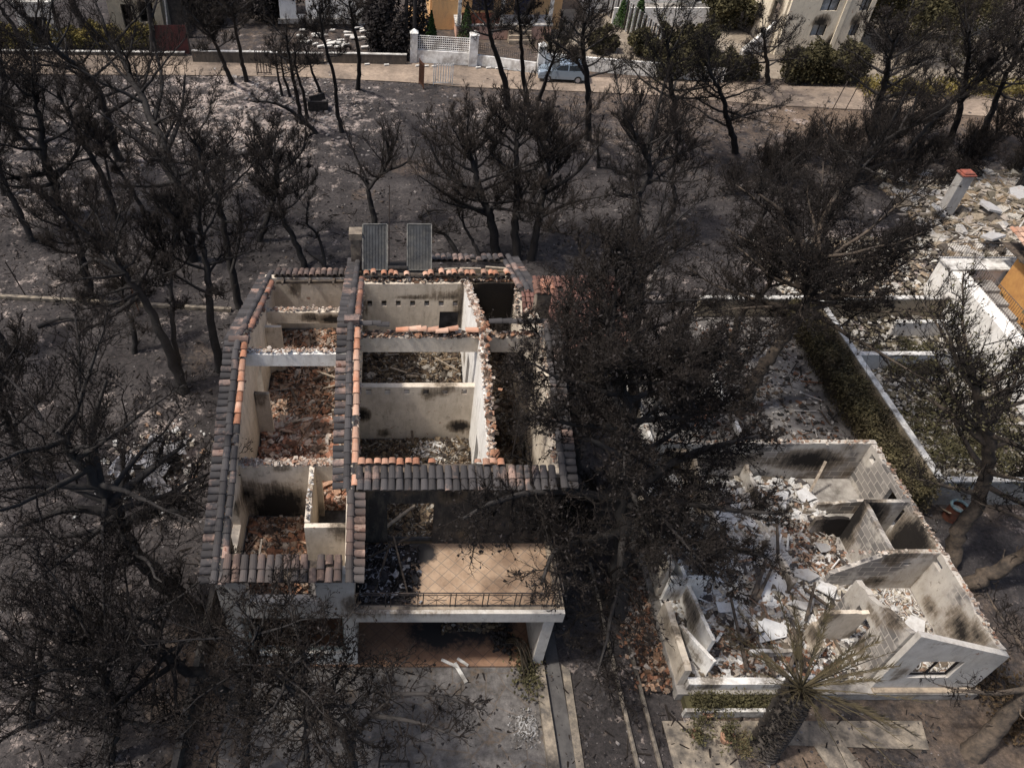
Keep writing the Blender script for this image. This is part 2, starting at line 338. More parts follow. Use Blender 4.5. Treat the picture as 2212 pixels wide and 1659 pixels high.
def scatter(x0, x1, y0, y1, z, h=.1, bumps=None, centre=None):
    def f(rg, n):
        x = rg.uniform(x0, x1, n); y = rg.uniform(y0, y1, n); hh = np.full(n, h)
        if bumps:
            hh = np.full(n, .04)
            for bx, by, br, bh in bumps: hh = np.maximum(hh, bh*np.exp(-((x - bx)**2 + (y - by)**2)/br**2))
        return np.stack([x, y, z + hh*rg.uniform(.5, 1.05, n)], 1)
    return f
def heap(mb, x0, x1, y0, y1, z, bumps, step=.15, seed=3, edge=.0, amp=.03, sink=0):
    "lumpy surface under a rubble scatter, closed down at the rim"
    rg = np.random.RandomState(seed); nx, ny = max(2, int((x1 - x0)/step)), max(2, int((y1 - y0)/step))
    X, Y = np.meshgrid(np.linspace(x0, x1, nx + 1), np.linspace(y0, y1, ny + 1), indexing='ij'); Z = rg.uniform(0, amp, X.shape) + .01
    for bx, by, br, bh in bumps: Z = np.maximum(Z, bh*.85*np.exp(-((X - bx)**2 + (Y - by)**2)/br**2) + rg.uniform(-amp, amp, X.shape))
    e = np.minimum(np.minimum(X - x0, x1 - X), np.minimum(Y - y0, y1 - Y)); Z = np.where(e < 1e-6, edge, Z)
    if sink: Z = np.where(Z < sink, -.25, Z)
    V = np.stack([X, Y, z + Z], -1).reshape(-1, 3); i, j = np.meshgrid(np.arange(nx), np.arange(ny), indexing='ij'); k = (i*(ny + 1) + j).ravel()
    return mb.addnp(V, np.stack([k, k + ny + 1, k + ny + 2, k + 1], 1), None, rg.uniform(0, 1, len(V)))

def perobj(m, c2, lo=0., hi=.8):
    n = m.node_tree.nodes; l = m.node_tree.links; b = n['Principled BSDF']; src_ = b.inputs['Base Color'].links[0].from_socket; oi = n.new('ShaderNodeObjectInfo'); mr = n.new('ShaderNodeMapRange'); mr.inputs[3].default_value = lo; mr.inputs[4].default_value = hi
    l.new(oi.outputs['Random'], mr.inputs[0]); l.new(mixc(n, l, mr.outputs[0], src_, c2), b.inputs['Base Color'])
perobj(TWIG, (.03, .024, .02), 0, .6); perobj(BARK, (.055, .049, .045), 0, .6)
LFG = simple('dry_olive_leaves', (.078, .07, .032), (.042, .036, .02), 1.0, .8, .2, 0, rnd=.7)
LFB = simple('burnt_brown_leaves', (.075, .05, .028), (.045, .032, .02), 1.0, .85, .1, 0, rnd=.7)
LFK = simple('charred_leaves', (.035, .03, .028), (.02, .018, .018), 1.0, .9, .1, 0, rnd=.6)
# ================================================================== trees
def catmull(p, n):
    p = np.array(p, float); q = np.vstack([2*p[0] - p[1], p, 2*p[-1] - p[-2]]); out = []
    for i in range(len(p) - 1):
        for t in np.linspace(0, 1, n, endpoint=False):
            a, b, c, d = q[i:i + 4]; out.append(.5*((2*b) + (c - a)*t + (2*a - 5*b + 4*c - d)*t*t + (3*b - a - 3*c + d)*t**3))
    out.append(p[-1]); return np.array(out)
def perp(rg, T):
    r_ = rg.normal(size=T.shape); r_ -= (r_*T).sum(-1, keepdims=True)*T; return r_/(np.linalg.norm(r_, axis=-1, keepdims=True) + 1e-9)
def kids(rg, PL, LN, m, t0, t1, rat, ang, up, K, wig, absl=None):
    N, Kp, _ = PL.shape; t = np.clip(t0 + (t1 - t0)*(np.arange(m)[None] + rg.rand(N, m))/m, 0, .999); f = t*(Kp - 1); i = f.astype(int); fr = (f - i)[..., None]; n_ = np.arange(N)[:, None]
    O = PL[n_, i]*(1 - fr) + PL[n_, i + 1]*fr; T = PL[n_, i + 1] - PL[n_, i]; T /= (np.linalg.norm(T, axis=-1, keepdims=True) + 1e-9)
    a = R(1)*rg.uniform(ang[0], ang[1], (N, m))[..., None]; D = T*np.cos(a) + perp(rg, T)*np.sin(a); D[..., 2] += up; D /= np.linalg.norm(D, axis=-1, keepdims=True)
    L = (LN[:, None]*rat*(1.15 - .65*t) if absl is None else np.full((N, m), absl))*rg.uniform(.6, 1.25, (N, m))
    O = O.reshape(-1, 3); D = D.reshape(-1, 3); L = L.ravel(); s = np.linspace(0, 1, K)[None, :, None]
    cur = perp(rg, D)*wig; cur[:, 2] += up*.9
    C = O[:, None] + L[:, None, None]*(s*D[:, None] + s*s*.5*cur[:, None] + (s*(1 - s))*rg.normal(0, wig*.6, (len(O), K, 3)))
    return C, L, t.ravel()
OCT = np.array([[1, 0, 0], [-1, 0, 0], [0, 1, 0], [0, -1, 0], [0, 0, 1], [0, 0, -1.]]); OCF = np.array([[0, 2, 4], [2, 1, 4], [1, 3, 4], [3, 0, 4], [2, 0, 5], [1, 2, 5], [3, 1, 5], [0, 3, 5]])
def octs(mb, C, r, rg):
    n = len(C); V = C[:, None] + OCT[None]*(r*rg.uniform(.6, 1.2, (n, 1, 1)))*rg.uniform(.7, 1.3, (n, 6, 1)); return mb.addnp(V.reshape(-1, 3), None, (np.arange(n)[:, None, None]*6 + OCF[None]).reshape(-1, 3))
def leafquads(mb, C, s, rg):
    n = len(C); a = rg.normal(size=(n, 3)); a /= np.linalg.norm(a, axis=1, keepdims=True); b = perp(rg, a); sz = s*rg.uniform(.6, 1.3, (n, 1))
    V = np.stack([C - a*sz, C + b*sz*.5, C + a*sz, C - b*sz*.5], 1).reshape(-1, 3); return mb.addnp(V, np.arange(n)[:, None]*4 + np.array([[0, 1, 2, 3]]), None, np.repeat(rg.rand(n), 4))
def tree(name, label, pts, r0, Rc, seed, cat='tree', group='burnt pines', nl=13, t0=.45, up=.5, d=(10, 9, 8), elev=(5, 50), cones=.3, leaf=.25, bark=None, twig=None, leafm=None, mode='px', cone_r=.035, leaf_s=.05, tip=.3, limbs=(), needle=.2, tw=.8, fit=None):
    rg = np.random.RandomState(seed); up = up*rg.uniform(.45, 1.15); bark = bark or BARK; twig = twig or TWIG; leafm = leafm or LFK
    W_ = [P(*p) if mode == 'px' else np.array(p, float) for p in pts]; tr = catmull(W_, 6); K = len(tr)
    tr[1:-1] += rg.normal(0, .035*Rc/3, (K - 2, 3)); base = tr[0].copy(); tr[0, 2] -= .25; rad = r0*(1 - np.linspace(0, 1, K)**1.1*(1 - tip)); rad[0] *= 1.25
    o = thing(name, label, cat, base, group); m = MB(); tube(m, tr, rad, 9)
    Lt = np.linalg.norm(np.diff(tr, axis=0), axis=1).sum()
    # limbs
    t = np.clip(t0 + (1 - t0)*(np.arange(nl) + rg.rand(nl))/nl, 0, .999); f = t*(K - 1); i = f.astype(int); fr = (f - i)[:, None]; O = tr[i]*(1 - fr) + tr[i + 1]*fr
    az = np.arange(nl)*2.4 + rg.uniform(0, 6.28) + rg.normal(0, .35, nl); el = R(1)*(elev[0] + (elev[1] - elev[0])*((t - t0)/(1 - t0))**1.0) + rg.normal(0, .12, nl)
    D = np.stack([np.cos(az)*np.cos(el), np.sin(az)*np.cos(el), np.sin(el)], 1); L = Rc*rg.uniform(.65, 1.15, nl)*(1 - .25*(t - t0)/(1 - t0))
    s = np.linspace(0, 1, 9)[None, :, None]; sw = perp(rg, D)*.35; sw[:, 2] += up
    LM = O[:, None] + L[:, None, None]*(s*D[:, None] + s*s*.5*sw[:, None]) + np.cumsum(rg.normal(0, .03*Rc/3, (nl, 9, 3)), axis=1)*(s > 0)
    ra = (r0*.42*(1.1 - .5*t))[:, None]*(1 - .82*np.linspace(0, 1, 9)[None]); LN = L
    for lp in limbs:                                   # limbs traced from the photograph
        q = catmull([P(*p) if mode == 'px' else np.array(p, float) for p in lp], 4); q = q[np.linspace(0, len(q) - 1, 9).astype(int)]; ln = np.linalg.norm(np.diff(q, axis=0), axis=1).sum()
        LM = np.concatenate([LM, q[None]]); LN = np.append(LN, ln*.8); ra = np.concatenate([ra, (r0*.5*(1 - .75*np.linspace(0, 1, 9)))[None]])
    tubes(m, LM, np.maximum(ra, .012), 6)
    ns = rg.randint(4, 9); fs = rg.uniform(.15, .75, ns)*(K - 1); ii = fs.astype(int); azs = rg.uniform(0, 6.28, ns); Ls = rg.uniform(.25, .9, ns)*Rc/3.2; q = np.linspace(0, 1, 4)[None, :, None]      # snapped dead limbs
    SB = tr[ii][:, None] + Ls[:, None, None]*(q*np.stack([np.cos(azs), np.sin(azs), rg.uniform(-.3, .6, ns)], 1)[:, None]) + rg.normal(0, .03, (ns, 4, 3))*(q > 0); tubes(m, SB, np.linspace(1, .5, 4)[None]*np.full((ns, 1), max(.018, r0*.13)), 4)
    m.build('trunk', bark, o, smooth=True)
    c = MB(); top = tr[-9:] if K > 9 else tr; k2 = np.linspace(0, len(top) - 1, 9).astype(int); LMx = np.concatenate([LM, top[k2][None]]); LNx = np.append(LN, Rc*.9)
    B2, L2, _ = kids(rg, LMx, LNx, d[0], .22, 1, .46, (25, 75), up*.7, 6, .5)
    tubes(c, B2, np.linspace(1, .3, 6)[None]*(.009 + .016*L2[:, None])*tw, 4)
    B3, L3, _ = kids(rg, B2, L2, d[1], .12, 1, .52, (25, 70), up, 4, .5)
    B3b, L3b, _ = kids(rg, LMx, LNx, 6, .4, 1, .22, (30, 70), up, 4, .35); B3 = np.concatenate([B3, B3b]); L3 = np.concatenate([L3, L3b])
    tubes(c, B3, np.linspace(1, .4, 4)[None]*np.full((len(B3), 1), .0125*tw), 3)
    if d[2]:
        B4, L4, _ = kids(rg, B3, L3, d[2], .1, 1, 0, (20, 55), up, 2, .1, absl=needle); spikes(c, B4[:, 0], B4[:, 1] - B4[:, 0], .0085*tw)
    if cones:
        ends = B3[rg.rand(len(B3)) < cones, -1]; octs(c, ends + rg.normal(0, .02, ends.shape), cone_r, rg)
    co = c.build('crown', twig, o, smooth=True)
    if leaf:
        lf = MB(); e = B3[:, rg.randint(1, 4)]; n_ = int(len(e)*leaf); ii = rg.randint(0, len(e), n_); leafquads(lf, e[ii] + rg.normal(0, .12, (n_, 3)), leaf_s, rg); lf.build('foliage', leafm, o)
    return o
def copytree(src, name, label, loc, rz, sc, group='burnt pines'):
    o = src.copy(); o.name = name; COL.objects.link(o); o.location = tuple(loc); o.rotation_euler = (0, 0, rz); o.scale = (sc,)*3
    o['label'] = label; o['group'] = group
    for ch in src.children:
        c = ch.copy(); COL.objects.link(c); c.parent = o
    return o
# ================================================================== ground
ASH = [(P(560, 260)[:2], 9, .9), (P(480, 200)[:2], 9, .9), (P(650, 240)[:2], 7, .9), (P(330, 300)[:2], 8, .7), (P(100, 300)[:2], 9, .6), (P(540, 320)[:2], 5, .7), (P(700, 235)[:2], 4, 1), (P(60, 430)[:2], 6, .5),
       (P(1060, 250)[:2], 4, .55), (P(980, 250)[:2], 4, .4), (P(320, 1010)[:2], 2.2, 1), (P(350, 900)[:2], 2.6, .6), (P(430, 670)[:2], 3, .45), (P(70, 1500)[:2], 3, .6), (P(1780, 300)[:2], 5, .4), (P(1640, 230)[:2], 5, .4), (P(60, 620)[:2], 5, .4), (P(1480, 650)[:2], 4, .4), (P(1430, 330)[:2], 4, .35), (P(1330, 1480)[:2], 1.6, .4), (P(2000, 320)[:2], 4, .3), (P(1500, 1480)[:2], 2.0, .8), (P(2100, 900)[:2], 6, .6), (P(2050, 760)[:2], 5, .7), (P(1850, 560)[:2], 4, 1), (P(1950, 540)[:2], 4, 1), (P(1700, 600)[:2], 3, .7), (P(1500, 860)[:2], 2, .8)]
TAN = [(P(520, 1560)[:2], 2.6, .8), (P(700, 1560)[:2], 1.6, .7), (P(430, 1400)[:2], 1.6, .7), (P(300, 1300)[:2], 2, .3), (P(885, 360)[:2], 2, .5), (P(785, 420)[:2], 1.5, .4), (P(1740, 255)[:2], 4, 1), (P(1820, 245)[:2], 3, 1), (P(1810, 285)[:2], 4, .6), (P(2150, 240)[:2], 8, .8), (P(390, 1470)[:2], 2, .6), (P(1760, 1640)[:2], 2.2, .9), (P(1560, 1560)[:2], 1.6, .6), (P(2050, 1560)[:2], 4, .5), (P(2160, 1620)[:2], 3, .6), (P(2080, 1330)[:2], 4, .35), (P(420, 770)[:2], 2.2, .4), (P(2180, 1400)[:2], 3, .4), (P(2060, 1000)[:2], 5, .5), (P(700, 60)[:2], 30, .35), (P(1500, 60)[:2], 30, .7), (P(2000, 60)[:2], 25, .6)]
def gmat():
    m, n, l, b = newmat('burnt_soil', .97, .08); v = coords(n)
    t = noise(n, l, v, .35, 8, .7); r = ramp(n, [(.3, (.026, .0235, .023)), (.5, (.046, .041, .040)), (.68, (.074, .066, .063))]); l.new(t.outputs['Fac'], r.inputs[0]); col = r.outputs[0]
    f = noise(n, l, v, 5.5, 8, .8); fr = ramp(n, [(.28, (.4,)*3), (.5, (1.,)*3), (.72, (1.9, 1.8, 1.75))]); l.new(f.outputs['Fac'], fr.inputs[0]); col = mixc(n, l, 1., col, fr.outputs[0], 'MULTIPLY')
    g = noise(n, l, v, 1.3, 8, .75)
    ta = mth(n, l, 'MULTIPLY', mth(n, l, 'ADD', attr(n, 'rnd'), mth(n, l, 'MULTIPLY', mth(n, l, 'SUBTRACT', g.outputs['Fac'], .5), 1.6)), mth(n, l, 'MULTIPLY', attr(n, 'rnd'), 3, True)); tr = ramp(n, [(.25, (0, 0, 0)), (.8, (.85,)*3)]); l.new(ta, tr.inputs[0])
    col = mixc(n, l, tr.outputs[0], col, mixc(n, l, 1., (.15, .11, .08), fr.outputs[0], 'MULTIPLY'))
    h = noise(n, l, v, .8, 10, .78)
    aa = mth(n, l, 'ADD', mth(n, l, 'MULTIPLY', attr(n, 'soot'), .5), mth(n, l, 'MULTIPLY', mth(n, l, 'SUBTRACT', h.outputs['Fac'], .5), 3.2)); ar = ramp(n, [(.3, (0, 0, 0)), (.62, (.9,)*3)]); l.new(aa, ar.inputs[0])
    col = mixc(n, l, ar.outputs[0], col, mixc(n, l, 1., (.36, .30, .265), fr.outputs[0], 'MULTIPLY'))
    vo = n.new('ShaderNodeTexVoronoi'); vo.inputs['Scale'].default_value = 7; l.new(v, vo.inputs['Vector']); sp = ramp(n, [(.05, (1, 1, 1)), (.12, (0, 0, 0))]); l.new(vo.outputs['Distance'], sp.inputs[0])
    pick = mth(n, l, 'GREATER_THAN', mth(n, l, 'FRACT', mth(n, l, 'MULTIPLY', vo.outputs['Color'], 7.0)), .80)
    col = mixc(n, l, mth(n, l, 'MULTIPLY', sp.outputs[0], mth(n, l, 'MULTIPLY', pick, .8)), col, (.24, .22, .21))
    l.new(col, b.inputs['Base Color']); bump(n, l, b, f.outputs['Fac'], .9, .08); return m
GM = gmat()
def gfield(x, y, L):
    s = np.zeros(x.shape)
    for c, r_, k in L: s = np.maximum(s, k*np.exp(-((x - c[0])**2 + (y - c[1])**2)/(r_*r_)))
    return s
xs = np.concatenate([[-400, -150, -90], np.arange(-60, 70.1, .5), [100, 160, 400]]); ys = np.concatenate([[-60, -10], np.arange(2, 100.1, .5), [130, 200, 600]])
GX, GY = np.meshgrid(xs, ys, indexing='ij'); rg0 = np.random.RandomState(5); GZ = -rg0.uniform(0, .05, GX.shape)
V = np.stack([GX, GY, GZ], -1).reshape(-1, 3); i, j = np.meshgrid(np.arange(len(xs) - 1), np.arange(len(ys) - 1), indexing='ij'); k = (i*len(ys) + j).ravel()
m = MB(); m.addnp(V, np.stack([k, k + len(ys), k + len(ys) + 1, k + 1], 1), None, gfield(GX, GY, TAN).ravel()); m.so[-1] = gfield(GX, GY, ASH).ravel(); m.build('ground', GM, kind='structure')
# litter of ash lumps and twigs on the ground (nobody could count it)
keep = lambda x, y: ~(((x > -5.3) & (x < 6.2) & (y > 12) & (y < 27.6)) | ((x > 9.3) & (x < 19.6) & (y > 10.6) & (y < 20.4)))
def lit(n_, y0, y1, xf, size, seed, kind, mat, mbx):
    def f(rg, n):
        y = y0 + (y1 - y0)*rg.rand(n)**1.2; x = rg.uniform(-1, 1, n)*xf*(y + 14) + 3; x = np.where(keep(x, y), x, -200); return np.stack([x, y, rg.uniform(-.04, .03, n)], 1)
    shards(mbx, n_, f, size, seed, .5, kind)
m = MB(); lit(17000, 7, 36, .62, (.03, .12), 1, 'stone', None, m); lit(7000, 36, 62, .6, (.06, .2), 2, 'stone', None, m); m.build('ash_litter', ASHF, label='ash lumps and cinders scattered over the burnt ground', cat='ash', kind='stuff')
m = MB(); lit(5000, 7, 45, .62, (.08, .3), 3, 'stick', None, m); m.build('twig_litter', TWIG, label='burnt twigs scattered over the ground', cat='twigs', kind='stuff')
m = MB()
for (c, r_, k), n_ in zip(ASH[:9], (350, 350, 300, 220, 150, 150, 120, 150, 100)):
    shards(m, n_, lambda rg, n, c=c, r_=r_: np.stack([c[0] + rg.normal(0, r_*.5, n), c[1] + rg.normal(0, r_*.45, n), rg.uniform(0, .06, n)], 1), (.03, .26), int(r_*10), .3, 'stone')
m.build('pale_ash_litter', rubblemat('pale_ash', [(.32, .29, .27), (.2, .18, .17), (.4, .36, .33), (.09, .08, .08), (.25, .2, .17)]), label='pale ash and plaster crumbs spread over the field behind the house', cat='ash', kind='stuff')
# ---- dirt road
def roadmat(name, c1, c2, c3):
    m, n, l, b = newmat(name, .95, .1); v = coords(n); t = noise(n, l, v, .25, 9, .75); r = ramp(n, [(.32, c1), (.52, c2), (.7, c3)]); l.new(t.outputs['Fac'], r.inputs[0])
    f = noise(n, l, v, 3, 8, .8); q = ramp(n, [(.3, (.6,)*3), (.7, (1.25,)*3)]); l.new(f.outputs['Fac'], q.inputs[0]); l.new(mixc(n, l, 1., r.outputs[0], q.outputs[0], 'MULTIPLY'), b.inputs['Base Color']); bump(n, l, b, f.outputs['Fac'], .5, .05); return m
ROADM = roadmat('dirt_road', (.11, .09, .075), (.25, .195, .15), (.36, .28, .21))
RD = [(-60, 112, 158), (0, 113, 160), (250, 118, 162), (430, 122, 163), (640, 126, 166), (880, 134, 178), (1000, 143, 188), (1150, 158, 194), (1300, 168, 200), (1450, 172, 208), (1640, 184, 226), (1830, 190, 236), (2000, 196, 244), (2212, 204, 256), (2400, 212, 268)]
up_ = [P(x, a, .03) for x, a, b_ in RD]; lo_ = [P(x, b_, .03) for x, a, b_ in RD]
m = MB(); V = []; 
for a, b_ in zip(up_, lo_):
    for t in np.linspace(0, 1, 5): V.append(a + (b_ - a)*t)
m.addnp(np.array(V), np.array([[i*5 + j, (i + 1)*5 + j, (i + 1)*5 + j + 1, i*5 + j + 1] for i in range(len(RD) - 1) for j in range(4)])); m.build('dirt_road', ROADM, kind='structure')
# pale yards beyond the road
YARD = roadmat('yard_soil', (.14, .115, .09), (.24, .2, .155), (.34, .3, .25))
a, b_, c, d_ = P(1180, 148, .02), P(2212, 196, .02), P(2260, 40, .02), P(1180, 20, .02); m = MB(); m.addnp(np.array([a, b_, c, d_]), np.array([[0, 1, 2, 3]])); m.build('yard_ground', YARD, kind='structure')
# ================================================================== main house
def floor_tile(name, c1, c2, grout, size=.33, rot=45, sootcol=(.02, .018, .018)):
    m, n, l, b = newmat(name, .75, .3); v = coords(n); mp = n.new('ShaderNodeMapping'); mp.inputs['Rotation'].default_value[2] = R(rot); l.new(v, mp.inputs[0])
    bt = n.new('ShaderNodeTexBrick'); bt.offset = 0; bt.inputs['Scale'].default_value = 1; bt.inputs['Brick Width'].default_value = size; bt.inputs['Row Height'].default_value = size
    bt.inputs['Mortar Size'].default_value = .012; bt.inputs['Color1'].default_value = (*c1, 1); bt.inputs['Color2'].default_value = (*c2, 1); bt.inputs['Mortar'].default_value = (*grout, 1)
    l.new(mp.outputs[0], bt.inputs['Vector']); t = noise(n, l, v, .9, 8, .7); r = ramp(n, [(.35, (.55, .5, .48)), (.62, (1.1, 1.1, 1.1))]); l.new(t.outputs['Fac'], r.inputs[0])
    col = mixc(n, l, 1., bt.outputs['Color'], r.outputs[0], 'MULTIPLY'); a = attr(n, 'soot'); w1 = noise(n, l, v, 3, 8, .75)
    k = mth(n, l, 'ADD', a, mth(n, l, 'MULTIPLY', mth(n, l, 'SUBTRACT', w1.outputs['Fac'], .5), 1.1)); k = mth(n, l, 'MULTIPLY', k, mth(n, l, 'MULTIPLY', a, 4., True))
    kr = ramp(n, [(.3, (0, 0, 0)), (.6, (1, 1, 1))]); l.new(k, kr.inputs[0]); col = mixc(n, l, kr.outputs[0], col, sootcol)
    l.new(col, b.inputs['Base Color']); bump(n, l, b, w1.outputs['Fac'], .2, .01); return m
def grid(mb, x0, x1, y0, y1, z, step=.25):
    nx, ny = max(1, int((x1 - x0)/step)), max(1, int((y1 - y0)/step)); X, Y = np.meshgrid(np.linspace(x0, x1, nx + 1), np.linspace(y0, y1, ny + 1), indexing='ij')
    V = np.stack([X, Y, np.full_like(X, z)], -1).reshape(-1, 3); i, j = np.meshgrid(np.arange(nx), np.arange(ny), indexing='ij'); k = (i*(ny + 1) + j).ravel()
    return mb.addnp(V, np.stack([k, k + ny + 1, k + ny + 2, k + 1], 1))
FT_TAN = floor_tile('terracotta_paving', (.37, .265, .18), (.31, .22, .15), (.2, .16, .125))
FT_BRN = floor_tile('brown_paving', (.24, .14, .085), (.19, .115, .075), (.12, .08, .06), .4)
ASHFLOOR = simple('ash_floor', (.16, .15, .145), (.07, .065, .06), 2.5, .95, .1, .6, dirt=(.03, .028, .026), dsc=1.2)
XW, XM, XE1, XE, ZF = -4.82, -1.03, 3.33, 5.38, 3.45
YF, YB = 12.3, 27.3
def zw(Y): return 8.6 - .365*abs(Y - 19.2)
def ze(Y): return 8.84 - .365*abs(Y - 19.85)
SOOT += [(-3.55, 15.9, 3.9, 1.25, .6, 1.5, 1.5), (-4.6, 15.9, 4.8, .8, .8, .9, .9), (-2.6, 15.9, 3.7, .7, .5, .8, .9), (-.85, 19.5, 4.75, .45, .5, .5, 1.2), (2.75, 19.5, 4.15, .55, .4, .35, 1.4),
         (4.4, 24.9, 5, 1.6, .6, 3, 2.2), (2.6, 24.9, 6.1, .9, .5, .25, 1.0), (-1, 12.2, 3.9, .5, .3, .9, .8), (-2.0, 24, 5.7, 1.0, .5, .3, 1.4), (-3, 24, 5.8, .5, .5, .3, 1.2),
         (-4.7, 14.2, 5.2, .4, 1.4, .6, .9), (-3.3, 12.2, 5.7, 1.8, .3, .6, 1.4), (1.3, 24.9, 6.0, 1.2, .4, .12, .8), (-.92, 26, 5, .5, 1.5, 2.5, 1.4), (0, 13.3, ZF, 1.0, 1.35, .3, 1.7), (-.4, 12.8, ZF, .9, .9, .3, 1.7), (1.1, 14.4, ZF, .8, .6, .3, 1.3),
         (1.9, 13.3, .1, 1.6, 1.0, .3, .9), (3.4, 14.0, .1, 1.6, 1.4, .3, 1.2), (-1, 15, 1.5, 1, 1, 2, .8)]
house = thing('ruined_house', 'large two-storey cream house burnt out and roofless, with only edge tiles left', 'house', (.2, 19.8, 0))
def W(a, b, z0, top, mat=PL_IN, name='wall', parent=house, **k):
    m = MB(); wall(m, a, b, z0, top, **k); rg = np.random.RandomState(k.get('seed', 1) + 500); V = np.concatenate(m.V); so_ = m.so[-1]; L = math.hypot(b[0] - a[0], b[1] - a[1]); zt = V[:, 2].max()
    for _ in range(int(2 + L*.9)):                      # smoke and scorch marks of this wall
        t = rg.rand(); c = np.array([a[0] + (b[0] - a[0])*t, a[1] + (b[1] - a[1])*t, rg.choice([zt - rg.uniform(0, .5), z0 + rg.uniform(0, .7), rg.uniform(z0, zt)])]); r_ = np.array([rg.uniform(.2, .8)]*2 + [rg.uniform(.25, 1.0)])
        so_ = np.maximum(so_, rg.uniform(.35, .95)*np.clip(1.1 - np.sqrt((((V - c)/r_)**2).sum(1)), 0, 1))
    m.so = [so_]; return m.build(name, mat, parent, soot_auto=True)
# ---- walls (inside and outside faces are the same pieces)
W((XW, YF + .14), (XW, 26.2), 0, lambda s: zw(YF + .14 + s) - .34, ragged=.03, th=.26, seed=2, holes=[(1.2, 2.4, 4.4, 5.75), (7.9, 8.9, ZF, 5.6), (11.2, 12.2, ZF, 5.6), (4, 5.2, 1, 2.3)])
W((-5.0, YF), (-.9, YF), 0, 5.72, PL_FR, th=.28, holes=[(.5, 3.72, .92, 3.22), (.9, 2.95, 4.15, 5.4)], seed=3)
W((XM, YF + .14), (XM, YB - .12), 0, lambda s: ze(YF + .14 + s) - .34, th=.24, seed=4)
W((-4.68, 16.0), (-1.16, 16.0), ZF, 6.15, th=.22, holes=[(2.62, 3.45, ZF, 5.38)], seed=5, ragged=.02)
W((-2.32, 13.68), (-2.32, 15.88), ZF, 6.15, th=.16, seed=6, ragged=.02)
W((-2.4, 13.6), (-1.16, 13.6), ZF, 6.1, th=.16, seed=7, ragged=.02)
W((-5.0, 26.2), (-1.15, 26.2), 0, 6.12, th=.26, seed=8)
W((-4.68, 23.2), (-4.05, 23.2), ZF, 5.9, th=.14, seed=88)
W((-4.68, 19.6), (-4.15, 19.6), ZF, 5.8, th=.14, seed=89, ragged=.05)
pk = lambda L, n_, z0, z1: [(L*(i + .35)/n_, L*(i + .35)/n_ + .2, z0, z1) for i in range(n_)]
W((-.9, 19.6), (3.21, 19.6), ZF, 6.17, th=.22, holes=pk(4.1, 6, 5.8, 6.05), seed=9, ragged=.012)
W((-.9, 25.0), (3.21, 25.0), ZF, 6.72, th=.24, holes=pk(4.1, 7, 5.58, 5.86) + [(3.2, 4.0, 4.2, 5.3)], seed=10, ragged=.015)
W((3.45, 25.0), (5.26, 25.0), ZF, 6.75, PL_TN, th=.22, seed=11, ragged=.03)
W((XE1, 15.02), (XE1, 25.1), ZF, lambda s: ze(15.02 + s) - .3, PL_WH, th=.24, holes=[(.5, 1.35, ZF, 5.6), (2.2, 2.9, ZF, 5.4), (6.2, 6.9, ZF, 5.7)], ragged=.07, seed=12)  # whiter plaster puts the strong sun on this wall into its colour
W((XE, 15.02), (XE, YB - .12), 0, lambda s: ze(15.02 + s) - .34 - (1.4*math.exp(-((s - 8.4)/.9)**2)), th=.24, holes=[(6.2, 7.1, 4.4, 5.9)], ragged=.05, seed=13)
W((-.9, 14.9), (5.5, 14.9), ZF, 6.6, PL_DK, th=.24, holes=[(1.0, 2.5, ZF, 5.62)], seed=14)
W((-.9, YB), (5.5, YB), 0, 5.7, PL_TN, th=.24, seed=15, holes=[(1, 2, 1, 2.2)])
W((-.9, 15.2), (5.26, 15.2), 0, 3.2, PL_TN, th=.24, seed=16, holes=[(1.2, 2.4, .12, 2.3), (3.4, 5.0, .12, 2.3)])
# ---- ridge and lintel beams
def BM(x0, x1, y, z0, z1, th=.26, mat=PL_WH, name='ridge_beam', seed=1, ragged=.03):
    m = MB(); wall(m, (x0, y), (x1, y), z0, z1, th=th, ragged=ragged, seed=seed, step=.2); return m.build(name, mat, house, soot_auto=True)
BM(-4.68, -1.16, 19.2, 7.56, 8.12, seed=21); BM(-.9, 5.25, 19.85, 7.62, 8.28, mat=PL_IN, seed=22, ragged=.02); BM(-4.68, -1.16, 24.0, 5.5, 6.08, name='lintel', mat=PL_IN, seed=23, ragged=.04)
# ---- floors, slab, terrace
m = MB(); box(m, -4.94, 5.5, 15.03, 27.4, 3.2, 3.44); box(m, -4.94, -.92, 12.45, 15.02, 3.2, 3.44); m.build('upper_floor', ASHFLOOR, house)
m = MB(); box(m, -.92, 5.55, 12.25, 14.77, 3.2, 3.44); m.build('balcony_slab', CONC, house)
m = MB(); grid(m, -.9, 5.36, 12.44, 14.77, ZF, .15); m.build('balcony_paving', FT_TAN, house, soot_auto=True)
m = MB(); box(m, -.89, 5.6, 12.12, 12.26, 3.04, 3.55); m.build('balcony_fascia', PL_FR, house, soot_auto=True)
m = MB(); box(m, -.89, 5.6, 12.265, 12.42, 3.45, 3.56); box(m, 5.37, 5.6, 12.43, 14.9, 3.3, 3.57); m.build('balcony_kerb', CONC_T, house)
m = MB(); grid(m, -4.9, 5.3, 12.15, 15.1, .13, .2); box(m, -4.9, 5.3, 12.1, 15.1, 0, .12); m.build('terrace_paving', FT_BRN, house, soot_auto=True)
m = MB(); wall(m, (5.2, 12.18), (5.2, 13.9), 0, 3.2, th=.34, seed=31); m.build('column', PL_FR, house, soot_auto=True)
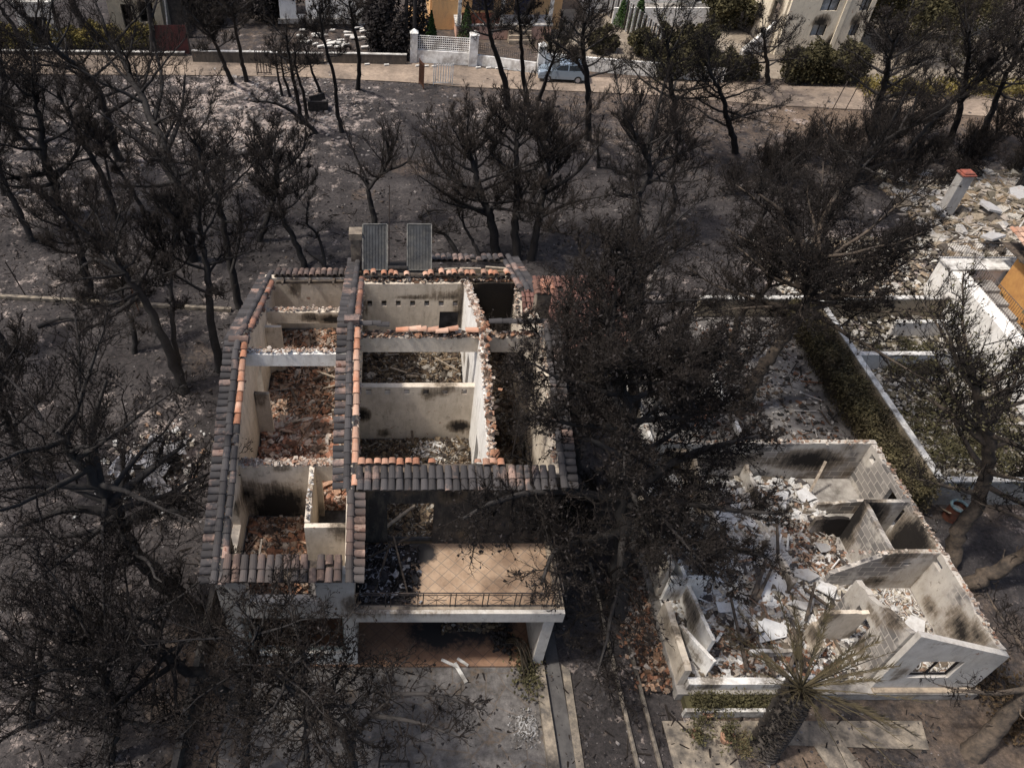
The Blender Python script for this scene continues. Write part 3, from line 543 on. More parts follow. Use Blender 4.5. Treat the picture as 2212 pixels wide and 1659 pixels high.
# hanging scraps of burnt shutter in the ground floor opening
m = MB()
for x, w_, z in ((-3.85, .13, 1.9), (-3.6, .06, 2.1), (-2.0, .1, 2.0), (-1.9, .05, 1.8)): beam(m, (x, 12.5, 3.2), (x + .22, 12.9, z), w_, .03, taper=.4)
m.build('hanging_shutter', PALEW, house)
m = MB()
for x in (-4.42, -1.33): box(m, x, x + .07, 12.28, 12.36, .95, 3.2)
box(m, -4.35, -1.33, 12.28, 12.36, .92, .98); m.build('window_frame', simple('grey_green_sill', (.3, .33, .29), (.2, .22, .2)), house)
# ---- railing
rail = MB()
for z in (4.34, 4.22, 3.66): tube(rail, [(-.85, 12.36, z), (5.48, 12.36, z)], .022 if z > 4.3 else .014, 5)
rail.build('railing', IRON, house); pr = house.children[-1] if house.children else None
ro = [o for o in house.children if o.name.startswith('railing')][0]
x = -.8
k = 0
while x < 5.4:
    mp_ = MB(); box(mp_, x - .014, x + .014, 12.346, 12.374, 3.56, 4.33); mp_.build('baluster', IRON, ro)
    if k % 2 == 0 and x + .72 < 5.5:
        mx = MB(); tube(mx, [(x + .12, 12.36, 3.66), (x + .72, 12.36, 4.22)], .011, 4); tube(mx, [(x + .12, 12.36, 4.22), (x + .72, 12.36, 3.66)], .011, 4); tube(mx, [(x + .42, 12.36, 3.66), (x + .42, 12.36, 4.22)], .011, 4); tube(mx, [(x + .12, 12.36, 3.94), (x + .72, 12.36, 3.94)], .011, 4)
        mx.build('cross_panel', IRON, ro); x += .84
    else: x += .16
    k += 1
m = MB()
for a_, b_ in (((5.48, 12.36, 4.34), (5.48, 14.7, 4.34)), ((5.48, 12.36, 3.7), (5.48, 14.7, 3.7))): tube(m, [a_, b_], .018, 5)
for y in np.arange(12.5, 14.7, .35): box(m, 5.47, 5.49, y, y + .02, 3.57, 4.33)
m.build('side_railing', IRON, house)
# ---- roof edge tiles
NX, PX = np.array([-1., 0, 0]), np.array([1., 0, 0])
SLF = np.array([0, -1, -.365]); SLB = np.array([0, 1, -.365])
def board(mb, pts, th=.05):
    p = [np.array(q, float) for q in pts]; n_ = np.cross(p[1] - p[0], p[2] - p[0]); n_ /= np.linalg.norm(n_); n_ = n_ if n_[2] > 0 else -n_
    mb.add(p + [q - n_*th for q in p], [(0, 1, 2, 3), (7, 6, 5, 4), (0, 4, 5, 1), (1, 5, 6, 2), (2, 6, 7, 3), (3, 7, 4, 0)])
def eave(name, x0, x1, yf, zf_, back=False, rows=2, mat=TL_GR, seed=1, gap=0, broke=0, rb=(0, .9), skip=None, expo=.37, ln=.43, jit=.008):
    m = MB(); s = 1 if back else -1; D = np.array([0, s, -.365]); Dn = D/np.linalg.norm(D); top = np.array([x0, yf, zf_]) - Dn*(expo*(rows - 1) + .42)
    n_ = int((x1 - x0)/.235); tiles(m, top + np.array([0, 0, .05]), PX, D, n_, rows, (x1 - x0)/n_, ln, expo, seed, gap, skip, rb, broke=broke, jit=jit)
    o = m.build(name, mat, house); b_ = MB(); t2 = top + Dn*.12; e = np.array([x0, yf, zf_]) - Dn*.03
    board(b_, [t2 + [0, 0, -.01], t2 + [x1 - x0, 0, -.01], e + [x1 - x0, 0, -.01], e + [0, 0, -.01]]); b_.build('soffit_board', WOOD, o); return o
eave('eave_tiles', -4.6, -1.2, 11.72, 5.93, mat=TL_BR, seed=1, gap=.03, broke=.1)
eave('eave_tiles', -.85, 5.2, 14.3, 6.82, seed=2, gap=.0, rb=(0, .75))
eave('broken_tiles', -.8, 3.9, 14.8, 7.09, rows=1, seed=3, mat=TL_RD, gap=.3, broke=.5, ln=.22, jit=.012)
eave('eave_tiles', -4.6, -1.2, 26.75, 5.98, back=True, seed=4, gap=.05, broke=.2, mat=TL_BR)
eave('eave_tiles', 1.95, 5.2, 27.95, 5.9, back=True, seed=5, gap=.12, broke=.3)
eave('broken_tiles', -.85, 5.1, 25.35, 6.93, back=True, rows=1, seed=6, mat=TL_RD, gap=.35, broke=.9, jit=.035)
def verge(name, x, ya, yb, zf_, ridge, out, seed, mat=TL_GR, caps=True, inner=None, gap=0., rb=(0, .8), innermat=None):
    "short rolls laid outward over the wall, a row of caps along the rake and what is left of the first roof column"
    def seg(y0, y1):
        p0 = np.array([x, y0, zf_(y0)]); p1 = np.array([x, y1, zf_(y1)]); A = p1 - p0; L = np.linalg.norm(A); return p0, A/L, L
    ys = [(ya, ridge), (ridge, yb)] if ya < ridge < yb else [(ya, yb)]
    for si, (y0, y1) in enumerate(ys):
        p0, A, L = seg(y0, y1); D = np.array([out, 0, -.12]); m = MB(); n_ = int(L/.235)
        tiles(m, p0 + np.array([out*.07, 0, .0]), A, D, n_, 1, L/n_, .36, seed=seed + si, gap=gap, rb=rb); o = m.build('verge_tiles', mat, house)
        low, high = (p0, p0 + A*L) if p0[2] < (p0 + A*L)[2] else (p0 + A*L, p0); Dd = (low - high)/L; nn = int(L/.37)
        if caps:
            c = MB(); tiles(c, high + np.array([-.115, 0, .07]), PX, Dd, 1, nn, .24, .43, L/nn, seed + 9 + si, rb=(0, .5), lift=.02); c.build('cap_tiles', mat, house)
        if inner:
            for r_ in inner:
                (i0, i1), mt = r_[0], r_[2]; lo_, hi_ = max(y0, i0), min(y1, i1)
                if hi_ - lo_ < .5: continue
                q0, A2, L2 = seg(lo_, hi_); l2, h2 = (q0, q0 + A2*L2) if q0[2] < (q0 + A2*L2)[2] else (q0 + A2*L2, q0); n2 = max(1, int(L2/.37)); c = MB()
                off = -out*.235; tiles(c, h2 + np.array([off - .115, 0, .01]), PX, (l2 - h2)/L2, 1, n2, .23, .43, L2/n2, seed + 20 + si, gap=.06, broke=.25, rb=(0, 1)); c.build('roof_tiles', mt, house)
verge('verge', XW - .02, 11.75, 26.8, lambda y: zw(y) + .0, 19.2, -1, 40, inner=[((11.75, 14.2), None, TL_GR), ((14.2, 16.4), None, TL_GR), ((16.4, 19.2), None, TL_RD), ((20.2, 25.5), None, TL_MX)])
verge('verge', XM - .1, 14.35, 27.6, lambda y: ze(y) + .02, 19.85, -1, 60, rb=(0, .85), mat=TL_GR, inner=[((14.4, 19.6), None, TL_RD), ((20.4, 24.6), None, TL_MX)])
verge('verge', XM + .03, 11.75, 14.3, lambda y: zw(y) + .01, 30, 1, 80, rb=(.1, .9), mat=TL_BR)
verge('verge', XE + .02, 14.4, 19.85, lambda y: ze(y), 40, 1, 90)
verge('verge', XE + .02, 23.0, 27.9, lambda y: ze(y), 10, 1, 95, inner=[((23.4, 27.5), None, TL_GR)])
# ridge caps east: sound at both ends, crumbled in the middle
m = MB(); tiles(m, (3.5, 19.72, 8.86), (0, 1, 0), PX, 1, 6, .24, .43, .33, 7, rb=(0, .4), lift=.02); m.build('ridge_cap', TL_GR, house)
m = MB(); tiles(m, (-.85, 19.74, 8.8), (0, 1, 0), (1, 0, -.1), 1, 3, .24, .43, .3, 8, rb=(0, .5)); m.build('ridge_cap', TL_GR, house)
m = MB(); tiles(m, (.1, 19.74, 8.5), (0, 1, 0), PX, 1, 10, .24, .43, .33, 9, gap=.1, rb=(.3, 1), jit=.03, broke=.4); m.build('ridge_cap', TL_RD, house)
m = MB(); box(m, XM - .3, XM + .2, 19.7, 20.0, 8.83, 9.05); m.build('ridge_junction', TL_GR, house)
m = MB(); tube(m, [(XW - .3, 19.2, 8.62), (XW + .35, 19.2, 8.62)], .14, 10); m.build('ridge_junction', TL_BR, house)
# rubble lying on the wall heads (mortar, broken tile)
def head(a, b, zf_, n_, seed, mat=RUB_PINK, w_=.10, size=(.03, .12), name='wall_head_rubble'):
    a = np.array(a, float); b = np.array(b, float)
    def f(rg, n): t = rg.rand(n); p = a[None] + (b - a)[None]*t[:, None] + rg.normal(0, w_*.45, (n, 2)); return np.stack([p[:, 0], p[:, 1], [zf_(q[0], q[1]) for q in p] + rg.uniform(0, .08, n)], 1)
    m = MB(); shards(m, n_, f, size, seed, .5); return m.build(name, mat, house, kind='stuff')
head((-4.6, 16.0), (-1.3, 16.0), lambda x, y: 6.16, 420, 1, RUB_PINK, .16, (.04, .16))
head((-4.6, 19.2), (-1.2, 19.2), lambda x, y: 8.13, 260, 2, RUB_PINK, .14, (.03, .1))
head((-4.6, 24.0), (-1.2, 24.0), lambda x, y: 6.1, 220, 3, RUB_PINK, .13, (.03, .11))
head((-.8, 19.85), (5.2, 19.85), lambda x, y: 8.3, 420, 4, RUB_RED, .15, (.05, .18)); head((-.8, 19.8), (5.2, 19.8), lambda x, y: 8.26, 200, 44, RUB_PINK, .15)
head((XE1, 15.1), (XE1, 25.1), lambda x, y: ze(y) - .27, 1300, 5, RUB_PINK, .14, (.03, .14)); head((XE1 + .05, 15.1), (XE1 + .05, 21), lambda x, y: ze(y) - .2, 90, 55, RUB_RED, .16, (.08, .2))
head((-.8, 25.1), (5.2, 25.1), lambda x, y: 6.74, 420, 6, RUB_RED, .15, (.05, .17)); head((-2.32, 13.7), (-2.32, 15.8), lambda x, y: 6.16, 60, 7, RUB_WH, .09, (.03, .09))
head((-4.72, 13.5), (-4.72, 25.8), lambda x, y: zw(y) - .3, 700, 8, RUB_PINK, .12, (.05, .15)); head((-.85, 15.5), (-.85, 24.6), lambda x, y: ze(y) - .28, 380, 9, RUB_PINK, .1)
head((XE - .1, 15.2), (XE - .1, 26.5), lambda x, y: ze(y) - .3 - (1.4*math.exp(-((y - 23.42)/.9)**2)), 350, 10, RUB_PINK, .12)
# rafters left at the back, dark lean-to roof under the solar rack
m = MB(); z = lambda y: ze(y) - .12
board(m, [(-.9, 25.15, z(25.15)), (1.95, 25.15, z(25.15)), (1.95, 27.8, z(27.8)), (-.9, 27.8, z(27.8))], .08); m.build('roof_deck', CHAR, house)
for i, x in enumerate((2.2, 3.2, 4.3)):
    m = MB(); beam(m, (x, 26.6 + .1*i, 6.15), (x + .9, 26.75, 6.1), .09, .12); m.build('rafter', PALEW, house)
m = MB(); beam(m, (-4.5, 25.9, 6.05), (-1.3, 25.95, 6.05), .1, .12); m.build('rafter', WOOD, house)
for i, x in enumerate((-4.2, -3.1, -2.1)):
    m = MB(); beam(m, (x, 25.5, 6.25), (x, 26.5, 6.0), .08, .1); m.build('rafter', WOOD, house)
# ---- chimneys
m = MB(); box(m, -1.4, -.98, 26.95, 27.35, 5.7, 7.45); c1 = m.build('chimney', CHIM, house)
m = MB(); box(m, -1.46, -.92, 26.88, 27.42, 7.45, 7.75); m.build('chimney_cap', CHIM, c1)
m = MB(); box(m, 5.52, 6.02, 22.0, 22.5, 0, 8.3); c2 = m.build('chimney', CHIM, house)
m = MB(); tiles(m, (5.35, 22.55, 8.44), PX, (0, -1, -.12), 3, 1, .27, .62, seed=5, rb=(.4, 1)); tiles(m, (5.38, 22.1, 8.47), PX, (0, 1, -.12), 3, 1, .27, .6, seed=6, rb=(.2, .9)); m.build('chimney_cap', TL_MX, c2)
# ---- things standing on the house
pl = simple('heat_scorched_collector', (.05, .052, .055), (.02, .021, .023), 1.5, .8, .2, .15, dirt=(.1, .095, .085), dsc=.8)
rack = thing('solar_water_heater', 'burnt solar water heater of two tall dark ribbed panels on the back roof', 'solar heater', (.5, 26.6, 6.4))
for x in (-.88, .95):
    a = np.array([x, 26.05, 6.55]); b = np.array([x, 27.3, 7.95]); wd = 1.0; n_ = np.cross([1, 0, 0], b - a); n_ /= np.linalg.norm(n_)
    m = MB(); board(m, [a, a + [wd, 0, 0], b + [wd, 0, 0], b], .07); pn = m.build('panel', pl, rack)
    m = MB()
    for i in range(1, 8): q = a + [wd*i/8, 0, 0] + n_*.012; r_ = b + [wd*i/8, 0, 0] + n_*.012; beam(m, q, r_, .016, .022)
    m.build('ribs', pl, pn)
    m = MB(); [beam(m, a + [d_, 0, 0] + n_*.02, b + [d_, 0, 0] + n_*.02, .035, .05) for d_ in (0, wd)]; beam(m, a + n_*.02, a + [wd, 0, 0] + n_*.02, .035, .05); beam(m, b + n_*.02, b + [wd, 0, 0] + n_*.02, .035, .05); m.build('frame', simple('scorched_alloy', (.2, .19, .16), (.06, .06, .06), 3, .5, .5), pn)
for t in (.2, .55, .85):
    q = np.array([.12, 26.05 + 1.25*t, 6.55 + 1.4*t]); m = MB(); beam(m, q, q + [.83, 0, 0], .03, .03); m.build('rail', IRON, rack)
for x in (-.85, .1, .97, 1.92):
    m = MB(); beam(m, (x, 27.3, 7.9), (x, 27.35, 6.05), .04, .04); m.build('leg', IRON, rack)
m = MB(); tube(m, [(.15, 26.1, 6.62), (.95, 26.1, 6.62)], .1, 10); m.build('pipe', CHAR, rack)
m = MB(); tube(m, [(.2, 26.2, 6.5), (.2, 26.22, 10.35)], .022, 6); m.build('aerial_mast', IRON, label='thin dark aerial mast rising beside the solar panels', cat='mast')
# ---- rubble in the rooms
def rub(name, x0, x1, y0, y1, z, n_, mat, label, bumps, seed, size=(.06, .2), sub=None, kind='tile', sink=0):
    m = MB(); heap(m, x0, x1, y0, y1, z, bumps, seed=seed, step=.12, sink=sink); shards(m, n_, scatter(x0 + .05, x1 - .05, y0 + .05, y1 - .05, z, bumps=bumps), size, seed, .8, kind)
    shards(m, n_//14, scatter(x0 + .2, x1 - .2, y0 + .2, y1 - .2, z + .05, bumps=bumps), (size[1], size[1]*1.8), seed + 5, .6, kind)
    if sub: shards(m, sub, scatter(x0 + .2, x1 - .2, y0 + .2, y1 - .2, z + .08, bumps=bumps), (.12, .35), seed + 1, .3, 'stick')
    return m.build(name, mat, None, label=label, cat='rubble', kind='stuff')
rub('tile_rubble', -4.66, -1.17, 16.14, 20.4, ZF, 5200, RUB_ORG, 'broken red roof tiles heaped on the floor behind the sooty room wall', [(-2.2, 18.3, 2.3, .6), (-1.8, 19.3, 1.2, .8), (-4, 17.2, 1.4, .25)], 11, (.07, .2))
rub('tile_rubble', -4.0, -1.17, 17.6, 20.4, ZF + .25, 900, RUB_PINK, 'tile pieces coloured pale pink and orange for sun on the right of the tile heap', [(-1.9, 18.9, 1.2, .45)], 12, (.09, .26), sink=.15)  # paler chips put the patch of sun into the rubble colour
rub('charred_rubble', -4.66, -1.17, 20.4, 25.9, ZF, 3000, RUB_RED, 'dark brown rubble with burnt sticks under the pale ridge beam', [(-2.5, 22, 2.5, .25), (-2, 24.5, 1.4, .5)], 13, (.05, .16), 60)
rub('charred_rubble', -4.66, -2.42, 12.48, 15.86, ZF, 1900, RUB_RED, 'dark reddish rubble on the floor of the front room with the soot patch', [(-3.4, 13.6, 1.6, .35)], 14, (.05, .16), 30)
rub('charred_rubble', -.9, 3.2, 15.05, 19.45, ZF, 3600, RUB_DK, 'brown and ash-white debris covering the floor in front of the tall blank wall', [(1.6, 17.6, 1.9, .35), (2.4, 18.5, 1.0, .4)], 15, (.04, .13), 50)
rub('white_ash_rubble', .9, 2.8, 17.6, 19.2, ZF + .2, 500, RUB_WH, 'pale patch of ash and plaster crumbs in the middle of the brown debris', [(1.8, 18.4, .8, .16)], 16, (.03, .09), sink=.06)
rub('charred_rubble', -.9, 3.2, 19.75, 24.85, ZF, 3400, RUB_DK, 'brown charred debris and sticks seen under the tiled ridge wall', [(1, 22, 2.5, .3), (2.8, 23.5, 1.2, .5)], 17, (.05, .15), 130)
rub('charred_rubble', 3.46, 5.24, 15.05, 24.8, ZF, 1600, RUB_DK, 'dark debris in the narrow side room under the tree crown', [(4.3, 19, 3, .25)], 18, (.05, .15), 40)
rub('charred_rubble', -.9, 1.2, 12.5, 14.75, ZF + .01, 900, rubblemat('rubble_black', [(.02, .018, .018), (.04, .038, .04), (.3, .3, .32), (.03, .025, .025), (.06, .055, .06), (.015, .014, .014)]), 'black cinders with white crumbs on the left end of the balcony', [(-.4, 13.4, .75, .22), (.1, 14.6, .6, .2), (-.5, 12.8, .5, .2)], 19, (.03, .12), 16, sink=.05)
rub('charred_rubble', 2.0, 4.3, 13.3, 14.9, .14, 900, RUB_DK, 'burnt furniture remains heaped under the balcony', [(3, 14.2, .8, .5)], 20, (.05, .22), 30, sink=.06)
m = MB(); 
for (a_, b_) in (((-3.9, 18.9, 4.6), (-1.3, 19.6, 4.9)), ((-4, 17, 3.9), (-2.0, 21, 4.4)), ((-1.2, 22.2, 4.0), (-3.5, 21.8, 3.9))): tube(m, [a_, b_], .02, 5)
m.build('fallen_rods', RUST, label='thin bent rods lying over the tile heap', cat='rods')
for i, (x, y) in enumerate(((-1.95, 19.75), (-1.75, 19.9), (-1.5, 20.0))):
    m = MB(); box(m, x, x + .09, y, y + .09, 4.1, 4.7 + .15*i); m.build('timber_stub', PALEW, label='pale upright timber stub at the end of the red tile heap', cat='timber', group='upright timber stubs on the tile heap')
for i, (a_, b_) in enumerate((((-.7, 14.0, 3.6), (.9, 14.75, 3.9)), ((.3, 14.6, 4.1), (.75, 12.7, 3.6)), ((-.3, 12.8, 3.6), (.2, 14.6, 3.75)), ((1.0, 15.6, 3.9), (.2, 18, 4.1)))):
    m = MB(); beam(m, a_, b_, .06, .05); m.build('burnt_lath', WOOD, label='thin burnt lath lying in the cinders by the balcony doorway', cat='lath', group='burnt laths at the balcony doorway')
CONC_D = simple('scorched_concrete', (.3, .25, .19), (.09, .08, .07), 2.2, .92, .15, .5, dirt=(.05, .045, .04), dsc=1.6)
# ---- front yard, parapets, kerbs, path
def paving(name, c1, c2, j, sc=1.6):
    m, n, l, b = newmat(name, .9, .15); v = coords(n); vo = n.new('ShaderNodeTexVoronoi'); vo.feature = 'DISTANCE_TO_EDGE'; vo.inputs['Scale'].default_value = sc; l.new(v, vo.inputs['Vector'])
    e = ramp(n, [(.01, (.5, .5, .5)), (.03, (1, 1, 1))]); l.new(vo.outputs[0], e.inputs[0]); t = noise(n, l, v, 1.1, 9, .75); r = ramp(n, [(.35, c1), (.55, c2), (.66, j)]); l.new(t.outputs['Fac'], r.inputs[0])
    col = mixc(n, l, e.outputs[0], j, r.outputs[0]); t2 = noise(n, l, v, 6, 8, .8); q = ramp(n, [(.3, (.4,)*3), (.7, (1.3,)*3)]); l.new(t2.outputs['Fac'], q.inputs[0])
    l.new(mixc(n, l, 1., col, q.outputs[0], 'MULTIPLY'), b.inputs['Base Color']); bump(n, l, b, e.outputs[0], .5, .02); return m
PAVE = paving('stone_paving', (.17, .155, .145), (.10, .093, .088), (.12, .09, .065), 1.1)
m = MB(); prism(m, [(-5.2, 5.5), (5.0, 5.5), (5.15, 12.1), (-5.2, 12.1)], .0, .035); m.build('front_yard', PAVE, kind='structure')
m = MB(); prism(m, [(5.0, 4.5), (5.4, 4.5), (5.42, 12.1), (5.1, 12.1)], 0, .22); m.build('yard_parapet', CONC_D, label='long low concrete parapet along the right side of the front yard', cat='parapet')
m = MB(); prism(m, [(5.4, 4.5), (5.98, 4.5), (6.0, 20), (5.55, 20), (5.55, 12.1), (5.43, 12.1)], 0, .03); m.build('side_path', simple('dark_path', (.05, .047, .046), (.09, .085, .08), 2, .9), kind='structure')
m = MB(); prism(m, [(5.82, 4.5), (6.06, 4.5), (6.3, 12.0), (6.05, 12.2)], 0, .07); m.build('kerb', CONC_D, label='tan concrete kerb strip right of the dark side path', cat='kerb')
for k_, x in enumerate((7.85, 8.55)):
    m = MB(); prism(m, [(x, 4.5), (x + .11, 4.5), (x + .0, 16.2), (x - .1, 16.2)], 0, .12); m.build('kerb', CONC_D, label='pale garden kerb, ' + ('left' if k_ == 0 else 'right') + ' one of the two running between the houses', cat='kerb', group='pair of garden kerbs between the houses')
m = MB(); prism(m, [(-6.6, 6), (-6.4, 6), (-6.1, 15.5), (-6.3, 15.5)], 0, .5); m.build('garden_wall', simple('dark_wall', (.09, .08, .07), (.04, .037, .035), 3), label='low dark garden wall along the left side of the house', cat='wall')
ASHG = rubblemat('ash_grey', [(.25, .24, .23), (.12, .11, .1), (.32, .31, .3), (.06, .055, .05), (.2, .18, .16)])
# ash pit on the paving, broken white board, bench frame
m = MB(); b_ = [(4.6, 10.1, .4, .16)]; heap(m, 3.9, 5.0, 9.3, 10.8, .03, b_, .08, 5, amp=.02, sink=.05); shards(m, 260, scatter(4.0, 4.95, 9.4, 10.7, .03, bumps=b_), (.02, .07), 5, .8, 'stone'); m.build('ash_heap', ASHG, label='small heap of white ash beside the long parapet', cat='ash', kind='stuff')
for i, (a_, b2, w_) in enumerate((((1.95, 12.3, .2), (2.5, 12.05, .14), .1), ((2.4, 12.2, .16), (2.75, 11.55, .08), .13), ((2.5, 12.35, .18), (2.85, 12.1, .16), .1))):
    m = MB(); beam(m, a_, b2, w_, .03); m.build('broken_board', WHITE, label='broken white board lying at the terrace edge', cat='board', group='broken white boards at the terrace edge')
m = MB(); 
for a_, b2 in (((-.15, 8.9, .45), (.75, 8.9, .45)), ((-.15, 8.9, .45), (-.2, 8.3, .45)), ((-.15, 8.9, 0), (-.15, 8.9, .45)), ((.75, 8.9, 0), (.75, 8.9, .45)), ((.75, 8.9, .45), (.8, 8.3, .45))): beam(m, a_, b2, .06, .04)
m.build('bench_frame', CHAR, label='black burnt bench frame standing in the front yard', cat='bench')

rg = np.random.RandomState(31)
for i, (x0, x1, y0, y1, nb, lb, gp) in enumerate(((-4.5, -1.3, 16.4, 20, 5, 'charred rafter piece lying on the red tile heap', 'rafters on the red tile heap'), (-4.4, -1.4, 20.6, 25.6, 7, 'charred rafter piece in the dark rubble under the pale ridge beam', 'rafters under the pale ridge beam'), (-.7, 3, 15.3, 19.2, 6, 'charred rafter piece lying before the tall blank wall', 'rafters before the tall blank wall'), (-.7, 3, 20, 24.6, 11, 'charred rafter piece seen under the tiled ridge wall', 'rafters under the tiled ridge wall'), (3.6, 5.1, 15.5, 24, 5, 'charred rafter piece in the narrow side room', 'rafters in the narrow side room'))):
    for k in range(nb):
        c = np.array([rg.uniform(x0 + .3, x1 - .3), rg.uniform(y0, y1), ZF + rg.uniform(.35, .6)]); a = rg.uniform(0, 3.14); L = min(rg.uniform(.5, 1.4), (x1 - x0)/2.2); d = np.array([math.cos(a)*L/2, math.sin(a)*L/2, rg.uniform(-.2, .3)])
        m = MB(); beam(m, c - d, c + d, rg.uniform(.05, .11), rg.uniform(.05, .09), taper=rg.uniform(.5, 1)); m.build('charred_rafter', WOOD if k % 3 else PALEW, label=lb, cat='rafter', group=gp)
# ================================================================== second house (right)
ZB = .42
SOOT += [(16.8, 11.25, 3.4, .6, .3, .25, .4), (17.5, 17.2, 1.5, 1.3, .5, 1.6, 2.2), (19.1, 12.6, 1.6, .4, 1.0, .8, 1.0), (19.1, 16, 1, .5, 1.2, 2.5, 1.6), (18.3, 15.0, 2.55, 1.2, .3, .3, .7), (16.0, 12.6, 1.0, .5, .6, .6, .9), (13.5, 19.9, 1.6, 3, .6, .8, .8), (17.0, 19.9, 1.6, 1.8, .5, .8, 1.3), (12.5, 22.5, .8, 1.5, .5, .8, 1.0)]
h2 = thing('collapsed_house', 'roofless white single-storey house filled with pale collapsed slabs, to the right', 'house', (14.5, 15.6, 0))
def W2(a, b, z0, top, mat=PL_BL, **k): return W(a, b, z0, top, mat, parent=h2, **k)
m = MB(); box(m, 9.6, 19.45, 11.0, 20.15, 0, ZB); m.build('plinth', CONC, h2)
W2((16.0, 11.3), (19.35, 11.3), ZB, lambda s: 3.85 - .38*s, PL_FR, th=.2, holes=[(.78, 2.15, 1.17, 2.27)], seed=51)
m = MB(); box(m, 16.0, 19.55, 11.02, 11.19, ZB, ZB + .08); m.build('ledge', CONC_T, h2)
m = MB()
for s in (16.8, 17.42, 18.08): box(m, s, s + .05, 11.3, 11.35, 1.19, 2.26)
box(m, 16.86, 18.07, 11.3, 11.35, 1.18, 1.24); box(m, 16.86, 18.07, 11.3, 11.35, 2.2, 2.26); m.build('window_frame', CHAR, h2)
W2((19.25, 11.42), (19.25, 20.0), ZB, 2.62, holes=[(5.6, 6.1, 1.2, 2.2), (6.2, 6.7, 1.2, 2.2), (3.1, 3.5, 2.1, 2.35), (8.0, 8.3, 2.0, 2.3)], ragged=.07, th=.2, seed=52)
W2((10.1, 20.1), (19.36, 20.1), ZB, 2.6, th=.2, ragged=.03, holes=[(1.0, 2.0, ZB, 2.3)], seed=53)
W2((9.9, 14.6), (9.9, 20.1), ZB, 2.4, PL_IN, th=.2, ragged=.12, seed=54); W2((9.75, 11.3), (9.75, 13.8), ZB, 1.5, PL_IN, th=.22, ragged=.05, seed=55)
W2((9.9, 11.25), (13.2, 11.25), ZB, .85, PL_WH, th=.24, ragged=.02, seed=56)
W2((17.6, 15.1), (17.6, 17.2), ZB, 2.6, th=.16, ragged=.03, seed=57); W2((17.6, 17.2), (19.15, 17.2), ZB, 2.6, th=.14, seed=58); W2((15.9, 15.0), (19.15, 15.0), ZB, lambda s: 2.65 if s > 1.6 else 1.3 + .83*s, PL_TN if False else PL_BL, th=.16, seed=59, holes=[(2.3, 2.5, 1.9, 2.05)])
W2((16.0, 11.42), (16.0, 14.0), ZB, lambda s: 3.7 - .5*s, PL_BL, th=.2, ragged=.09, seed=60, holes=[(1.1, 1.9, ZB, 2.0)])
W2((14.5, 12.9), (15.9, 12.9), ZB, 2.3, PL_IN, th=.14, ragged=.05, seed=61); W2((14.45, 12.1), (14.45, 13.0), ZB, 1.5, PL_IN, th=.14, ragged=.06, seed=62)
W2((10.6, 12.0), (10.6, 15.6), ZB, lambda s: 2.1 - .2*s, PL_WH, th=.12, ragged=.05, seed=63); W2((9.9, 14.4), (11.2, 14.4), ZB, 2.0, PL_WH, th=.14, ragged=.06, seed=64); W2((9.95, 12.9), (10.7, 11.6), ZB, 1.5, PL_WH, th=.12, ragged=.03, seed=65)
W2((12.4, 16.8), (12.4, 19.9), ZB, 1.9, PL_IN, th=.14, ragged=.15, seed=66)
W2((10.2, 17.2), (12.3, 17.2), ZB, 1.7, PL_BL, th=.14, ragged=.16, seed=67); W2((14.6, 18.0), (14.6, 19.95), ZB, 1.5, PL_BL, th=.14, ragged=.18, seed=68); W2((16.2, 17.2), (17.5, 17.2), ZB, 1.6, PL_BL, th=.14, ragged=.15, seed=69); W2((16.9, 18.3), (19.1, 18.3), ZB, 1.1, PL_BL, th=.12, ragged=.12, seed=71); W2((12.2, 12.2), (13.6, 12.2), ZB, 1.1, PL_WH, th=.12, ragged=.15, seed=72); W2((14.5, 14.6), (14.5, 16.0), ZB, 1.3, PL_IN, th=.12, ragged=.2, seed=73)
for a_, b_, zt, n_, sd_ in (((10.2, 20.1), (19.2, 20.1), 2.61, 260, 1), ((19.25, 11.6), (19.25, 19.9), 2.64, 260, 2), ((16.0, 11.5), (16.0, 13.9), 0, 80, 3), ((15.9, 15.0), (19.1, 15.0), 2.62, 60, 4)):
    if zt: m = MB(); shards(m, n_, lambda rg, n, a_=np.array(a_), b_=np.array(b_), zt=zt: np.concatenate([a_ + (b_ - a_)*rg.rand(n, 1) + rg.normal(0, .04, (n, 2)), zt + rg.uniform(-.04, .05, (n, 1))], 1), (.03, .13), sd_, .4, 'stone'); m.build('wall_head_rubble', RUB_PINK, h2, kind='stuff')
bl = [(13.5, 15.5, 2.5, .35), (11.5, 17.5, 2, .3), (15, 18, 2, .4), (13, 12.5, 2, .2)]
h2z = 0.42
m = MB(); heap(m, 9.9, 17.4, 11.5, 19.9, ZB, bl, .14, 9); shards(m, 8000, scatter(10, 17.3, 11.6, 19.8, ZB + .05, bumps=bl), (.03, .4), 9, .6, 'stone'); shards(m, 220, scatter(10.2, 17, 11.8, 19.6, ZB + .15, bumps=bl), (.15, .5), 99, .4, 'stick'); m.build('plaster_rubble', RUB_WH, label='white plaster rubble covering the floor of the collapsed house', cat='rubble', kind='stuff')
m = MB(); shards(m, 900, scatter(11, 15.2, 11.6, 13.2, ZB + .1, bumps=[(13, 12.5, 2, .25)]), (.05, .2), 10, .8); shards(m, 500, scatter(15.3, 17, 15.3, 17.6, ZB + .15, bumps=bl), (.05, .18), 12, .8); m.build('tile_rubble', RUB_RED, label='rusty red tile rubble inside the front of the collapsed house', cat='rubble', kind='stuff')
